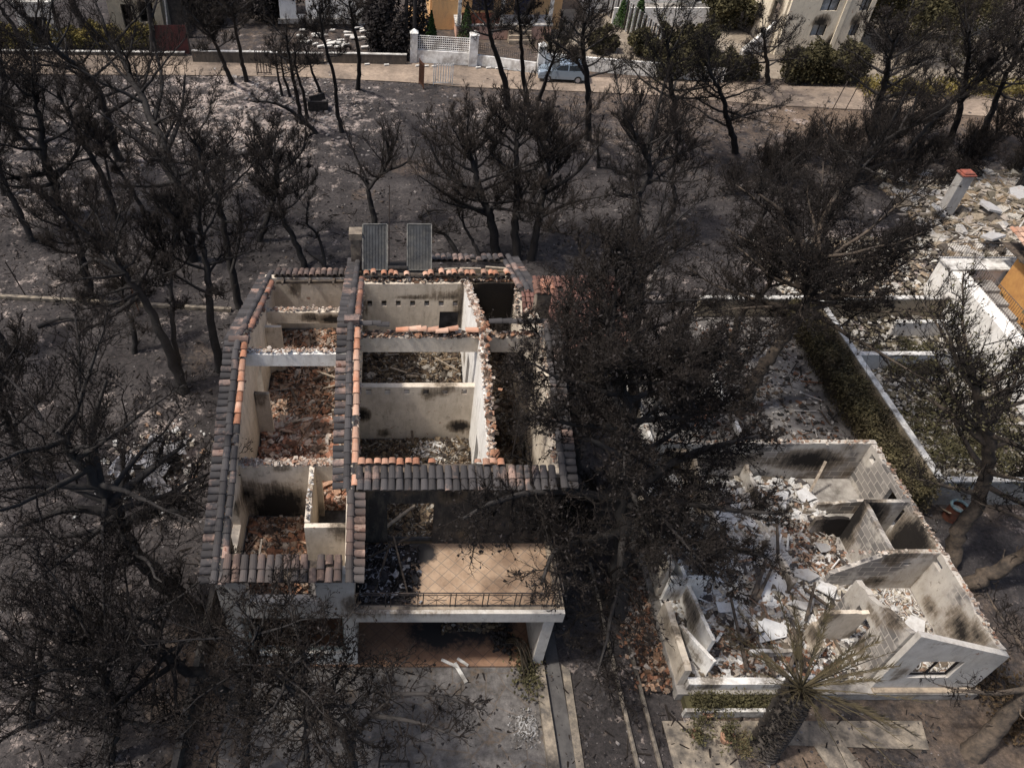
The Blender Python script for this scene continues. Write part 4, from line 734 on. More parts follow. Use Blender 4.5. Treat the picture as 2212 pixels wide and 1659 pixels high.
m = MB(); shards(m, 1500, lambda rg, n: np.stack([9.2 + rg.normal(0, .45, n), rg.uniform(11.2, 15.5, n), rg.uniform(0, .25, n)], 1), (.05, .2), 13, .8); heap(m, 8.7, 9.7, 11, 15.6, 0, [(9.3, 13.5, 1.6, .2)], .12, 4, sink=.06); m.build('tile_rubble', RUB_RED, label='spill of brown tile shards outside the left wall of the collapsed house', cat='rubble', kind='stuff')
m = MB(); heap(m, 16.15, 19.1, 11.45, 14.9, ZB, [(17.5, 13, 1.5, .3)], .14, 19); shards(m, 900, scatter(16.2, 19, 11.5, 14.8, ZB, bumps=[(17.5, 13, 1.5, .3)]), (.05, .2), 14, .7, 'stone'); m.build('plaster_rubble', RUB_WH, label='white rubble in the front right room behind the window wall', cat='rubble', kind='stuff')
SLAB = plaster('slab_white', (.62, .61, .59), (.46, .45, .44), amount=.25); SLAB2 = plaster('slab_grey', (.42, .41, .4), (.3, .29, .28), amount=.3)
rg = np.random.RandomState(77)
SL = [(14.6, 16.2, 1.9, 1.0, .9, 12, 8), (15.6, 18.6, 1.5, .9, .3, 10, -14), (14.9, 19.0, 1.4, 1.0, -.2, -8, 16), (13.9, 14.6, 1.6, 1.0, 1.2, 8, -10), (14.6, 13.9, 1.2, .8, .2, -6, 8), (13.2, 13.0, 1.7, 1.1, .15, 4, 3), (12.4, 15.4, 1.5, .9, .5, 10, 4), (15.8, 14.6, 1.2, .9, .8, -12, 10), (16.4, 16.4, .9, .7, .3, 5, 20), (13.0, 17.8, 1.5, .8, -.5, 12, 12), (11.5, 16.6, 1.3, .9, .3, 8, -6), (16.0, 13.6, 1.0, .6, .2, 14, 5), (15.3, 15.2, .9, .7, -.4, -10, -6), (12.0, 13.9, 1.4, .6, .1, 6, 8), (11.2, 18.6, 1.3, .9, .7, 9, -9), (14.2, 17.6, 1.2, .8, 1.0, -9, 9), (17.4, 13.6, 1.3, .8, .9, 10, 12), (17.3, 12.4, 1.1, .7, .5, -8, 10), (18.3, 13.2, 1.0, .7, 1.1, 8, -8), (16.7, 18.8, 1.2, .8, .4, 10, 6)]
for i, (x, y, a, b_, rz, tx, ty) in enumerate(SL):
    n_ = 7; an = np.sort(rg.uniform(0, 2*math.pi, n_)); q = np.stack([np.sign(np.cos(an))*np.abs(np.cos(an))**.6*a/2*rg.uniform(.7, 1.1, n_), np.sign(np.sin(an))*np.abs(np.sin(an))**.6*b_/2*rg.uniform(.7, 1.1, n_)], 1)
    q = q*(.8 if i % 3 else 1); mb_ = MB(); prism(mb_, [tuple(p) for p in q], -.02, .02); M_ = np.array(Matrix.Rotation(rz, 3, 'Z') @ Matrix.Rotation(R(tx), 3, 'X') @ Matrix.Rotation(R(ty), 3, 'Y'))
    mb_.V[0] = mb_.V[0] @ M_.T + np.array([x, y, ZB + .42]); mb_.build('collapsed_slab', SLAB if i % 4 else SLAB2, label='flat broken ceiling slab lying on the rubble inside the collapsed white house', cat='slab', group='ceiling slabs fallen inside the collapsed house')
for i, (a, b_, w_) in enumerate((((13.0, 14.2, .9), (13.7, 15.4, 1.5), .16), ((13.1, 14.1, .9), (13.9, 15.2, 1.45), .12), ((14.6, 13.4, .8), (15.1, 14.5, 1.5), .1), ((15.0, 14.6, .9), (15.9, 13.2, 1.1), .1), ((11.9, 11.6, .9), (12.2, 14.2, 1.0), .1), ((12.7, 11.3, 1.0), (12.5, 13.4, .9), .09), ((13.3, 11.6, .9), (13.9, 12.6, 1.3), .12), ((11.5, 12.3, 1.2), (12.9, 12.9, 1.0), .08), ((14.4, 15.6, 1.0), (14.9, 17.4, 1.3), .1), ((11.2, 15.2, 1.0), (12.0, 16.8, 1.6), .1), ((13.8, 11.6, .9), (13.9, 13.0, 1.1), .1))):
    m = MB(); beam(m, a, b_, w_, w_*.9, taper=.7); m.build('charred_beam', WOOD, label='charred roof beam lying across the rubble of the collapsed house', cat='beam', group='charred beams in the collapsed house')
for i, (a, b_) in enumerate((((17.0, 19.0, .6), (17.4, 19.6, 2.0)),)):
    m = MB(); beam(m, a, b_, .1, .03); m.build('leaning_plank', PALEW, label='pale plank leaning against the north-east corner wall of the collapsed house', cat='plank')
# greenery strip before the low front wall
m = MB(); rgl = np.random.RandomState(3); C_ = np.stack([rgl.uniform(9.9, 13.4, 2600), 10.75 + rgl.normal(0, .13, 2600), .38 + rgl.uniform(0, .35, 2600)], 1); leafquads(m, C_, .045, rgl); box(m, 9.8, 13.5, 10.55, 10.98, 0, .36); m.build('planter_bed', LFG, label='low creeping green plants along the front wall of the collapsed house', cat='plants', kind='stuff')
m = MB(); box(m, 9.7, 13.6, 10.42, 10.54, 0, .42); m.build('planter_wall', WHITE, label='low white planter edge in front of the collapsed house', cat='wall')
m = MB(); prism(m, [(9.0, 7.5), (11.2, 7.5), (11.0, 9.6), (17.2, 9.4), (17.4, 10.3), (9.0, 10.3)], 0, .03); m.build('garden_path', CONC_D, kind='structure')
m = MB(); prism(m, [(14.2, 7.0), (15.6, 7.0), (14.6, 9.5), (13.6, 9.5)], .032, .05); m.build('garden_walk', CONC_D, kind='structure')
# potted shrubs
def pot(x, y, lb, s=1., seed=1):
    o = thing('potted_shrub', lb, 'plant', (x, y, .03), 'potted shrubs by the garden path'); m = MB(); K = 12
    prof = [(0.0, 0), (.13, 0), (.18, .26), (.2, .27), (.2, .31), (.165, .31), (.15, .26), (0, .25)]; V = []
    for r_, z in prof:
        for k in range(K): V.append((x + s*r_*math.cos(2*math.pi*k/K), y + s*r_*math.sin(2*math.pi*k/K), .03 + s*z))
    m.add(V, [(a*K + k, a*K + (k + 1) % K, (a + 1)*K + (k + 1) % K, (a + 1)*K + k) for a in range(len(prof) - 1) for k in range(K)]); m.build('pot', simple('terracotta_pot', (.35, .2, .13), (.25, .15, .1)), o)
    rg = np.random.RandomState(seed); m = MB(); D = rg.normal(size=(30, 3)); D[:, 2] = np.abs(D[:, 2]) + .7; D /= np.linalg.norm(D, axis=1, keepdims=True); O_ = np.tile([x, y, .3*s], (30, 1)); spikes(m, O_, D*.75*s, .012); m.build('stems', TWIGB, o)
    m = MB(); t = rg.rand(420)**.5; ii = rg.randint(0, 30, 420); leafquads(m, O_[ii] + D[ii]*.78*s*t[:, None] + rg.normal(0, .05, (420, 3)), .055, rg); m.build('leaves', LFG, o)
q = P(1523, 1545); pot(q[0], q[1], 'green-leaved shrub in a terracotta pot nearest the low white planter', 1.0, 1)
q = P(1565, 1600); pot(q[0], q[1], 'larger leafy shrub in a pot, left of the palm trunk', 1.15, 2)
q = P(1500, 1590); pot(q[0], q[1], 'small leafy shrub in a pot, leftmost on the garden path', .8, 3)
# burnt palm
pb = P(1645, 1618); pt = np.array([11.95, 9.75, 3.45]); palm = thing('burnt_palm', 'scorched date palm with a thick ribbed trunk and stripped fronds at the bottom right', 'palm tree', pb)
m = MB(); n_ = 46; sp = np.linspace(0, 1, n_); pth = pb + (pt - pb)*sp[:, None]; pth[:, 0] += .15*np.sin(sp*3); rr = .40 + .045*((np.arange(n_) % 2)*2 - 1) - .07*sp + .08*np.exp(-sp*8); tube(m, pth, rr, 16); 
rg = np.random.RandomState(8); an = rg.uniform(0, 6.28, 700); ss_ = rg.uniform(.02, .99, 700); O_ = pb + (pt - pb)*ss_[:, None] + np.stack([np.cos(an), np.sin(an), 0*an], 1)*.36; D = np.stack([np.cos(an), np.sin(an), 0*an + 1.4], 1)*.13; spikes(m, O_, D, .05); m.build('trunk', simple('palm_trunk', (.06, .05, .042), (.03, .027, .025), 8), palm)
FR = simple('scorched_frond', (.06, .05, .028), (.018, .016, .014), 3.5, .85, .1, 0, lo=.4, hi=.6); perobj(FR, (.12, .095, .055), 0, .6)
rg = np.random.RandomState(21)
for i in range(64):
    az = i*2.4 + rg.normal(0, .2); toward = math.cos(az - 3.9) > .2; el = R(rg.uniform(-20, 60)) if not toward else R(rg.uniform(25, 70)); L = rg.uniform(2.2, 3.7)*(.55 if toward else 1); s = np.linspace(0, 1, 12)[:, None]; D = np.array([math.cos(az)*math.cos(el), math.sin(az)*math.cos(el), math.sin(el)])
    q = pt + [0, 0, .1] + L*(s*D + s*s*np.array([0, 0, -.34 if el < .7 else -.18])); m = MB(); tube(m, q, .022*(1 - .75*s[:, 0]), 4)
    lush = math.cos(az - .6) > .25; k = 120 if lush and i % 3 else (10 if i % 2 else 26); tt = rg.uniform(.25, 1, k); qi = pt + [0, 0, .1] + L*(tt[:, None]*D + (tt**2)[:, None]*np.array([0, 0, -.34 if el < .7 else -.18])); Dn = np.cross(D, [0, 0, 1]); Dn /= np.linalg.norm(Dn); sg = np.where(rg.rand(k) < .5, 1, -1)[:, None]
    spikes(m, qi, (D*.8 + Dn*sg*rg.uniform(.15, .5, (k, 1)) + rg.normal(0, .08, (k, 3)))*rg.uniform(.15, .4, (k, 1)), .011); m.build('frond', FR, palm)
m = MB(); q = pb + np.array([-.5, .1, 0]); rgq = np.random.RandomState(2); O_ = q + rgq.normal(0, .18, (260, 3))*np.array([1, 1, 0]); spikes(m, O_, np.stack([rgq.normal(0, .12, 260), rgq.normal(0, .12, 260), rgq.uniform(.2, .5, 260)], 1), .012); m.build('dry_grass', simple('straw', (.28, .22, .12), (.18, .14, .08)), label='tuft of dry grass at the foot of the palm', cat='grass', kind='stuff')
# drooping burnt potted plant at the terrace corner
a = P(1090, 1345, .5); b_ = P(1120, 1420, .9); pl_ = thing('burnt_pot_plant', 'burnt plant drooping over the terrace edge beside the white column', 'plant', P(1088, 1385, .13)); m = MB()
base = np.array(P(1088, 1385, .13)); rg = np.random.RandomState(5)
for i in range(14):
    e = np.array(P(1135 + rg.normal(0, 10), 1445 + rg.normal(0, 10), .25)); mid = (base + e)/2 + np.array([0, 0, .9]) + rg.normal(0, .06, 3); tube(m, catmull([base + rg.normal(0, .05, 3), mid, e], 6), .022, 4)
m.build('stems', TWIGB, pl_); m = MB(); c = P(1140, 1448, .25); leafquads(m, c + rg.normal(0, 1, (700, 3))*np.array([.24, .45, .14]), .07, rg); m.build('leaves', LFG, pl_)
m = MB(); octs(m, base + rg.normal(0, .2, (260, 3))*[1, 1, .6], .08, rg); m.build('burnt_clump', CHAR, pl_)
# walled yard north of the second house
yard = thing('walled_yard', 'small low-walled concrete yard behind the collapsed house, partly under tree crowns', 'yard walls', (13.5, 23, 0))
m = MB(); prism(m, [(11.4, 21.0), (15.4, 21.0), (15.4, 27.5), (11.4, 27.5)], 0, .3); m.build('yard_slab', CONC, yard)
for a, b_, zt in (((11.4, 21.0), (15.6, 21.0), 1.0), ((15.5, 21.1), (15.5, 27.5), .55), ((11.4, 21.1), (11.4, 27.5), .8), ((11.5, 27.4), (15.4, 27.4), .6)): W(a, b_, 0, zt, PL_TN if a[1] == 21.0 and b_[1] == 21.0 else PL_WH, parent=yard, th=.16, ragged=.02, seed=70)
m = MB(); box(m, 11.3, 15.7, 20.9, 21.1, 1.0, 1.06); m.build('coping', CONC_T, yard)
m = MB(); prism(m, [(15.6, 20.3), (21.0, 20.3), (21.0, 27), (20.5, 31), (15.6, 31)], 0, .05); m.build('concrete_patio', simple('patio_concrete', (.22, .205, .19), (.11, .1, .095), .9, .92, dirt=(.045, .04, .036), dsc=.6, lo=.3, hi=.6, bst=.8), kind='structure')
m = MB(); shards(m, 1500, scatter(15.8, 20.4, 21, 30.5, .06, h=.05), (.03, .2), 61, .4, 'stone'); shards(m, 260, scatter(15.8, 20.4, 21, 30.5, .06, h=.05), (.08, .4), 62, .3, 'stick'); shards(m, 500, scatter(11.5, 15.3, 21.2, 27.3, .31, h=.04), (.04, .2), 63, .4, 'stone'); m.build('patio_litter', rubblemat('patio_bits', [(.04, .035, .032), (.2, .18, .16), (.08, .06, .045), (.4, .37, .34), (.03, .028, .026), (.16, .09, .06)]), label='burnt litter strewn over the concrete patio and walled yard', cat='litter', kind='stuff')
m = MB(); shards(m, 2200, scatter(21.5, 32, 31.6, 38.5, 0, h=.12), (.05, .4), 64, .4, 'stone'); m.build('pale_rubble', rubblemat('rubble_cream', [(.45, .41, .35), (.2, .17, .13), (.55, .52, .47), (.12, .1, .08), (.36, .28, .2)]), label='cream rubble on the ground behind the round-crowned pine', cat='rubble', kind='stuff')
for k_, y in enumerate((20.35, 20.5, 21.9)):
    m = MB(); beam(m, (15.8, y, .5 if k_ < 2 else .2), (20.6, y, .5 if k_ < 2 else .2), .05, .06); m.build('yard_rail', simple('ochre_rail', (.4, .27, .1), (.2, .15, .09)) if k_ != 1 else WHITE, label=('ochre rail lying along the back wall of the collapsed house', 'white rail lying along the back wall of the collapsed house', 'thin ochre rail across the concrete patio')[k_], cat='rail')
m = MB(); tube(m, [(18.6, 21.6, .3), (18.9, 20.9, .55), (19.6, 20.4, .6)], .05, 6); m.build('white_pipe', WHITE, label='bent white pipe lying at the corner of the patio', cat='pipe')
m = MB(); [tiles(m, (13.2 + .5*i, 23.9 - .25*i, .75 + .06*i), (1, .3*i, .1), (-.1, -1, -.3), 4, 2, seed=i, rb=(.7, 1), jit=.05) for i in range(2)]; m.build('fallen_tiles', TL_RD, label='slipped patch of orange roof tiles in the walled yard', cat='roof tiles')
# red tile patch roofs between the houses (low shed under the trees)
sh = thing('tiled_shed', 'low shed with a dull red tile roof, half hidden behind the black crowns', 'shed', (8.3, 27.6, 0))
m = MB(); box(m, 6.9, 11.3, 26.2, 30.8, 0, 1.9); m.build('wall', PL_TN, sh)
m = MB(); tiles(m, (6.6, 31.0, 2.65), PX, (0, -1, -.12), 21, 13, .235, .42, .37, 3, gap=.04, rb=(.3, 1)); m.build('roof_tiles', tilemat('tile_dull', (.05, .038, .036), (.13, .065, .052), .5, (.17, .1, .08)), sh)
m = MB(); board(m, [(6.6, 31.0, 2.6), (11.5, 31.0, 2.6), (11.5, 26.1, 2.0), (6.6, 26.1, 2.0)], .06); m.build('roof_deck', CHAR, sh)
# garden walls and hedge
def gwall(lb, a, b_, z, mat=WHITE, th=.2, cop=True, base=PL_TN, seed=1, name='garden_wall'):
    o = thing(name, lb, 'wall', (*((np.array(a) + np.array(b_))/2), 0)); m = MB(); wall(m, a, b_, 0, z, th=th, seed=seed, step=.5); m.build('wall', base, o, soot_auto=True)
    if cop: a3, b3 = np.array([*a, z + .03]), np.array([*b_, z + .03]); m = MB(); beam(m, a3, b3, th + .06, .06); m.build('coping', mat, o)
    return o
gwall('long garden wall with white coping beside the dry hedge, right of the collapsed house', (21.9, 19.1), (21.9, 30.9), 1.5)
gwall('short garden wall turning right from the end of the dry hedge', (22.05, 19.1), (26.5, 19.1), 1.45, base=CONC)
gwall('white-topped wall crossing behind the patio under the big trees', (16.2, 31.3), (30.0, 31.3), 1.1, th=.22)
gwall('grey-white yard wall left of the white stair', (22.2, 27.2), (28.6, 27.2), .9, th=.2, base=PL_FR)
gwall('short grey-white wall between the chimney rubble and the stair', (25.5, 29.6), (28.7, 29.6), .9, base=PL_FR)
gwall('low kerb wall on the far left ground', tuple(P(-60, 640)[:2]), tuple(P(500, 672)[:2]), .18, mat=CONC, th=.2, cop=False, base=CONC_D)
hd = thing('hedge', 'long dry brown-green hedge along the inside of the white-topped garden wall', 'hedge', (21.1, 24, 0)); rg = np.random.RandomState(4); n_ = 26000
t = rg.rand(n_); C_ = np.stack([21.05 + rg.uniform(-.62, .62, n_), 18.4 + 12.3*t, 1.55*rg.rand(n_)**.6 + .14*np.sin(t*40)*rg.rand(n_)], 1)
m = MB(); leafquads(m, C_, .06, rg); m.build('foliage', simple('dry_hedge_leaves', (.095, .08, .042), (.045, .036, .024), .8, .85, .1, 0, rnd=.8, lo=.4, hi=.6), hd)
m = MB(); O_ = C_[:2500]*[1, 1, .3]; spikes(m, O_, rg.normal(0, .25, (2500, 3)) + [0, 0, .7], .012); m.build('branches', TWIGB, hd)
br = thing('barrel', 'rusty red barrel with a pale blue rim beside the scorched trunk', 'barrel', P(2052, 1118)); q = P(2052, 1118); m = MB(); tube(m, [q, q + [0, 0, .12], q + [0, 0, .13], q + [0, 0, .75]], [.3, .3, .31, .3], 18); m.build('body', simple('rust_red', (.14, .05, .032), (.06, .035, .026), 4), br)
th_ = np.linspace(0, 2*math.pi, 25); m = MB(); tube(m, np.stack([q[0] + .29*np.cos(th_), q[1] + .29*np.sin(th_), q[2] + .77 + 0*th_], 1), .055, 6); m.build('rim', simple('pale_blue', (.17, .25, .26), (.08, .11, .12), 6), br); m = MB(); tube(m, [q + [0, 0, .4], q + [0, 0, .42]], .295, 18); prism(m, [(q[0] + .28*math.cos(a), q[1] + .28*math.sin(a)) for a in th_[:-1]], .45, .5); m.build('contents', simple('grey_ash', (.3, .32, .32)), br)
m = MB(); beam(m, P(2035, 1098, .2), P(2052, 1108, .6), .1, .03); m.build('plank', PALEW, label='short pale plank leaning on the rusty barrel', cat='plank')
# rubble mound, red-capped chimney, white stair at the right edge
m = MB(); X0, X1, Y0, Y1 = 32.3, 52, 35.5, 46.5; hb = [(35.5, 39, 3, .8), (39, 40, 4, 1.2), (44, 41, 5, 1.0), (38, 37, 3, .7), (42, 37.5, 4, .8)]; heap(m, X0, X1, Y0, Y1, 0, hb, .4, 6, amp=.1, sink=.12)
shards(m, 6500, scatter(X0, X1, Y0, Y1, 0, bumps=hb), (.05, .8), 31, .35, 'stone'); shards(m, 700, scatter(X0, X1, Y0, Y1, .1, bumps=hb), (.2, .9), 32, .3, 'stick'); m.build('rubble_mound', rubblemat('rubble_pale_mix', [(.42, .385, .33), (.28, .23, .17), (.5, .47, .43), (.24, .18, .12), (.14, .12, .09), (.36, .31, .26), (.1, .085, .07)]), label='wide pale mound of a collapsed building below the red-capped chimney', cat='rubble', kind='stuff')
rg = np.random.RandomState(9)
for i, (x, y, s) in enumerate(((34.5, 37, 1.6), (38, 36.2, 1.4), (40, 38.5, 1.8), (36.2, 40.2, 1.6), (42, 36.5, 1.3), (33, 40, 1.2), (44, 41, 1.9), (39, 41.5, 2.6))):
    s *= .75; mb_ = MB(); prism(mb_, [(-s*.5, -.3*s), (-.1*s, -.45*s*rg.uniform(.7, 1.2)), (s*.45, -.3*s), (s*.6*rg.uniform(.7, 1.1), .1*s), (s*.3, .4*s), (-.35*s*rg.uniform(.6, 1.3), .35*s)], -.06, .06); M_ = np.array(Matrix.Rotation(rg.uniform(0, 3), 3, 'Z') @ Matrix.Rotation(R(rg.uniform(-25, 25)), 3, 'X')); mb_.V[0] = mb_.V[0] @ M_.T + np.array([x, y, 1.1]); mb_.build('concrete_slab', SLAB2, label='broken pale slab lying on the wide rubble mound', cat='slab', group='slabs on the rubble mound')
ch = thing('chimney_stack', 'white chimney with a red cap standing alone on the rubble mound', 'chimney', (33.6, 41, 0)); m = MB(); box(m, 33.4, 34.05, 40.0, 40.6, 0, 3.2); m.build('shaft', plaster('chimney_white', (.42, .4, .37), (.26, .245, .23), amount=.7), ch); m = MB(); prism(m, [(33.33, 39.93), (34.12, 39.93), (34.12, 40.67), (33.33, 40.67)], 3.2, 3.27); prism(m, [(33.42, 40.02), (34.03, 40.02), (34.03, 40.58), (33.42, 40.58)], 3.27, 3.36); m.build('cap', simple('red_cap', (.3, .09, .06), (.15, .06, .045), 4), ch)
st = thing('white_terrace', 'white raised terrace with stair parapet and black railings at the right edge', 'terrace', (31, 30, 0))
m = MB(); box(m, 29.0, 36, 32.2, 33.2, 0, 2.2); m.build('terrace_block', PL_WH, st); m = MB(); box(m, 28.9, 36, 32.1, 33.3, 2.2, 2.3); m.build('terrace_edge', WHITE, st)
m = MB(); prism(m, [(29.0, 23.5), (29.75, 23.5), (29.75, 32.1), (29.0, 32.1)], 0, [1.9, 1.9, 2.18, 2.18]); m.build('parapet', PL_WH, st)
for i in range(9): m = MB(); box(m, 29.76, 30.89, 23.6 + .9*i, 24.5 + .9*i - .01, 0, .5 + .18*i); m.build('step', CONC, st)
def railing(lb, a, b_, h_, n_, parent=None, mat=IRON, name='railing', cat='railing', r=.02):
    a, b_ = np.array(a, float), np.array(b_, float); o = parent or thing(name, lb, cat, (a + b_)/2); m = MB()
    for z in (h_, .12): tube(m, [a + [0, 0, z], b_ + [0, 0, z]], r, 4)
    for t in np.linspace(0, 1, n_): q = a + (b_ - a)*t; tube(m, [q, q + [0, 0, h_]], r*.6, 4)
    m.build('railing', mat, o); return o
railing('', (29.7, 23.5, 1.9), (29.7, 32.0, 2.18), .9, 60, st); railing('', (28.8, 33.1, 2.3), (38, 33.1, 2.3), .95, 70, st)
oh = thing('orange_pavilion', 'orange rendered porch with a tiled roof edge at the right border', 'porch', (34, 29, 0)); m = MB(); wall(m, (31.9, 25.5), (31.9, 32.0), 0, 3.3, th=.25, step=.5, holes=[(1.2, 3.0, 1.3, 2.6)]); wall(m, (32.05, 25.6), (37, 25.6), 0, 3.3, th=.25, step=.5); m.build('wall', simple('orange_render', (.50, .27, .09), (.38, .19, .07), 2), oh); m = MB(); tiles(m, (31.3, 33.0, 4.2), PX, (0, -1, -.12), 22, 19, .26, .44, .38, 3, rb=(.6, 1), gap=.02); m.build('roof_tiles', TL_RD, oh); m = MB(); box(m, 31.4, 37, 25.6, 32.9, 3.31, 3.36); m.build('roof_deck', WOOD, oh); m = MB()
for i in range(14): box(m, 31.6, 31.76, 25.7 + .45*i, 25.82 + .45*i, 3.1, 3.3)
m.build('rafter_ends', PALEW, oh)
m = MB(); shards(m, 2600, scatter(22.2, 28.8, 20, 27, 0, h=.1), (.06, .3), 41, .5, 'stone'); shards(m, 1500, scatter(22.2, 33, 27.4, 31, 0, h=.1), (.06, .35), 42, .5, 'stone'); m.build('garden_litter', rubblemat('garden_pale', [(.35, .32, .27), (.12, .1, .07), (.45, .42, .38), (.2, .17, .12), (.07, .06, .045)]), label='pale plaster litter in the gardens left of the white stair', cat='litter', kind='stuff')
def shrub(lb, x, y, rx, ry, h_, n_, mat, seed, s=.07, name='shrub', group=None, z0=0):
    o = thing(name, lb, 'shrub', (x, y, z0), group); rg = np.random.RandomState(seed); m = MB(); k = 26; cc = np.stack([rg.uniform(-1, 1, k)*rx*.9, rg.uniform(-1, 1, k)*ry*.9, rg.uniform(.2, .9, k)*h_*rg.uniform(.6, 1.05, k)], 1); ii = rg.randint(0, k, n_); d_ = rg.normal(size=(n_, 3)); d_ /= np.linalg.norm(d_, axis=1, keepdims=True); d_ *= rg.rand(n_, 1)**.4
    C_ = np.array([x, y, z0]) + cc[ii] + d_*np.array([rx*.32, ry*.32, h_*.2]); C_[:, 2] = np.maximum(C_[:, 2], z0 + .05); leafquads(m, C_, s, rg); m.build('foliage', mat, o)
    m = MB(); a = np.array([x, y, z0]) + rg.normal(0, .15, (40, 3))*[rx, ry, 0]; spikes(m, a, .95*cc[rg.randint(0, k, 40)] + rg.normal(0, .2, (40, 3)) , .03); m.build('stems', TWIGB, o); return o
for i, (px, py, rx, h_, lb, mt) in enumerate(((2080, 640, 1.6, 1.6, 'dry green shrub below the white terrace', LFG), (2000, 930, 2.2, 1.0, 'olive shrub right of the garden wall', LFG), (1950, 790, 1.2, 1.0, 'small shrub under the white yard wall', LFG), (2120, 980, 2.0, 1.2, 'green shrub at the foot of the scorched trunk', LFG), (2170, 1500, 1.6, .7, 'low dry plants at the lower right', LFB))):
    q = P(px, py); shrub(lb, q[0], q[1], rx, rx, h_, 2600, mt, 60 + i)
DT = thing('dead_trunk', 'pale bare dead trunk leaning among the black crowns behind the walled yard', 'dead tree', P(1400, 632)); m = MB(); tube(m, catmull([P(1400, 632, 0), P(1412, 600, 1.2), P(1428, 560, 2.6), P(1443, 525, 4)], 5), np.linspace(.16, .07, 16), 8); m.build('trunk', simple('bleached_bark', (.36, .33, .3), (.08, .07, .065), 6, .9, .1, .6), DT)
for i, (a_, b_, r_, lb) in enumerate((((560, 330), (470, 352), .13, 'fallen black log on the pale ash field'), ((1330, 420), (1400, 440), .1, 'fallen black log on the grey ground right of the big clump'), ((905, 470), (960, 455), .08, 'short fallen limb right of the solar panels'), ((80, 705), (180, 690), .12, 'fallen black log left of the leaning pine'), ((1720, 420), (1800, 400), .12, 'fallen black log in the scrub'), ((640, 400), (600, 380), .08, 'fallen limb near the curved bare-trunked pine'))):
    q = catmull([P(*a_, .1), (P(*a_, .12) + P(*b_, .12))/2 + [0, .3, .05], P(*b_, .1)], 4); m = MB(); tube(m, q, np.linspace(r_, r_*.5, len(q)), 7); m.build('fallen_log', BARK, label=lb, cat='log')
# twisted metal sheet pile, left of the house
q = P(330, 1015); jk = thing('scrap_heap', 'heap of crumpled pale metal sheets under the crown left of the house', 'scrap', q); rg = np.random.RandomState(12)
for i in range(9):
    nx = 7; X, Y = np.meshgrid(np.linspace(-1, 1, nx), np.linspace(-.5, .5, nx), indexing='ij'); Z = rg.normal(0, .09, X.shape); V = np.stack([X*rg.uniform(.4, 1.0), Y*rg.uniform(.5, 1), Z], -1).reshape(-1, 3); M_ = np.array(Matrix.Rotation(rg.uniform(0, 6), 3, 'Z') @ Matrix.Rotation(rg.uniform(-.6, .6), 3, 'X') @ Matrix.Rotation(rg.uniform(-.5, .5), 3, 'Y')); V = V @ M_.T + q + [rg.normal(0, .6), rg.normal(0, .7), .35]
    ii, jj = np.meshgrid(np.arange(nx - 1), np.arange(nx - 1), indexing='ij'); k = (ii*nx + jj).ravel(); m = MB(); F1 = np.stack([k, k + nx, k + nx + 1, k + 1], 1); m.addnp(np.concatenate([V, V - [0, 0, .012]]), np.concatenate([F1, F1[:, ::-1] + len(V)])); m.build('metal_sheet', simple('scorched_sheet', (.42, .41, .42), (.14, .13, .12), 2, .5, .4, .3) if i % 3 else CHAR, jk)
m = MB(); shards(m, 500, lambda rg, n: q + np.stack([rg.normal(0, 1.1, n), rg.normal(0, 1.3, n), rg.uniform(0, .3, n)], 1), (.05, .25), 7, .7, 'stone'); m.build('scrap_litter', RUB_WH, label='white crumbs around the crumpled metal sheets', cat='litter', kind='stuff')
# burnt armchair / box in the pale ash
q = P(688, 236); ac = thing('burnt_chair', 'low black burnt armchair standing in the pale ash', 'chair', q); x, y = q[:2]
m = MB(); box(m, x - .75, x + .75, y - .45, y - .3, .1, .75); m.build('front_panel', CHAR, ac); m = MB(); beam(m, (x - .7, y + .5, .5), (x + .5, y + .6, .75), .1, .5); m.build('backrest', CHAR, ac); m = MB(); box(m, x - .74, x - .6, y - .29, y + .5, .1, .6); m.build('armrest', CHAR, ac); m = MB(); box(m, x + .6, x + .74, y - .29, y + .5, .1, .5); m.build('armrest', CHAR, ac); m = MB(); box(m, x - .59, x + .59, y - .29, y + .45, .15, .3); m.build('seat', simple('ashy_seat', (.3, .28, .26), (.1, .09, .09)), ac)

# ================================================================== beyond the road
def bush_row(px0, px1, py, h_, n_, mat, lb, seed, dep=1.2, s=.12):
    a, b_ = P(px0, py), P(px1, py); rg = np.random.RandomState(seed); t = rg.rand(n_); c = a + (b_ - a)*t[:, None]; c[:, 1] += rg.uniform(0, dep, n_); c[:, 2] = (h_*(.75 + .25*np.sin(t*23 + seed)*np.cos(t*9)))*rg.rand(n_)**.6; o = thing('hedge', lb, 'hedge', (a + b_)/2)
    m = MB(); leafquads(m, c, s, rg); m.build('foliage', mat, o); return o
LFY = simple('yellowed_leaves', (.24, .19, .06), (.09, .075, .03), .5, .85, .1, 0, rnd=.8); LFO = simple('olive_hedge', (.072, .062, .03), (.038, .034, .02), .6, .85, .1, 0, rnd=.9)
bush_row(-40, 78, 108, 2.2, 5000, LFY, 'yellow-green hedge left of the white kiosk, top left corner', 1); bush_row(115, 345, 108, 2.3, 8000, LFY, 'dry yellowish hedge along the road in front of the beige house', 2); bush_row(1700, 1868, 188, 3.2, 12000, LFO, 'olive hedge below the tall burnt cream house', 3, 2.4, .13); bush_row(1420, 1640, 178, 2.2, 8000, LFO, 'scorched hedge along the road right of the parked car', 4, 2, .12)
bush_row(1870, 2260, 215, 1.3, 6000, LFY, 'dry grass-like brush along the road at the right', 6, 2, .11)
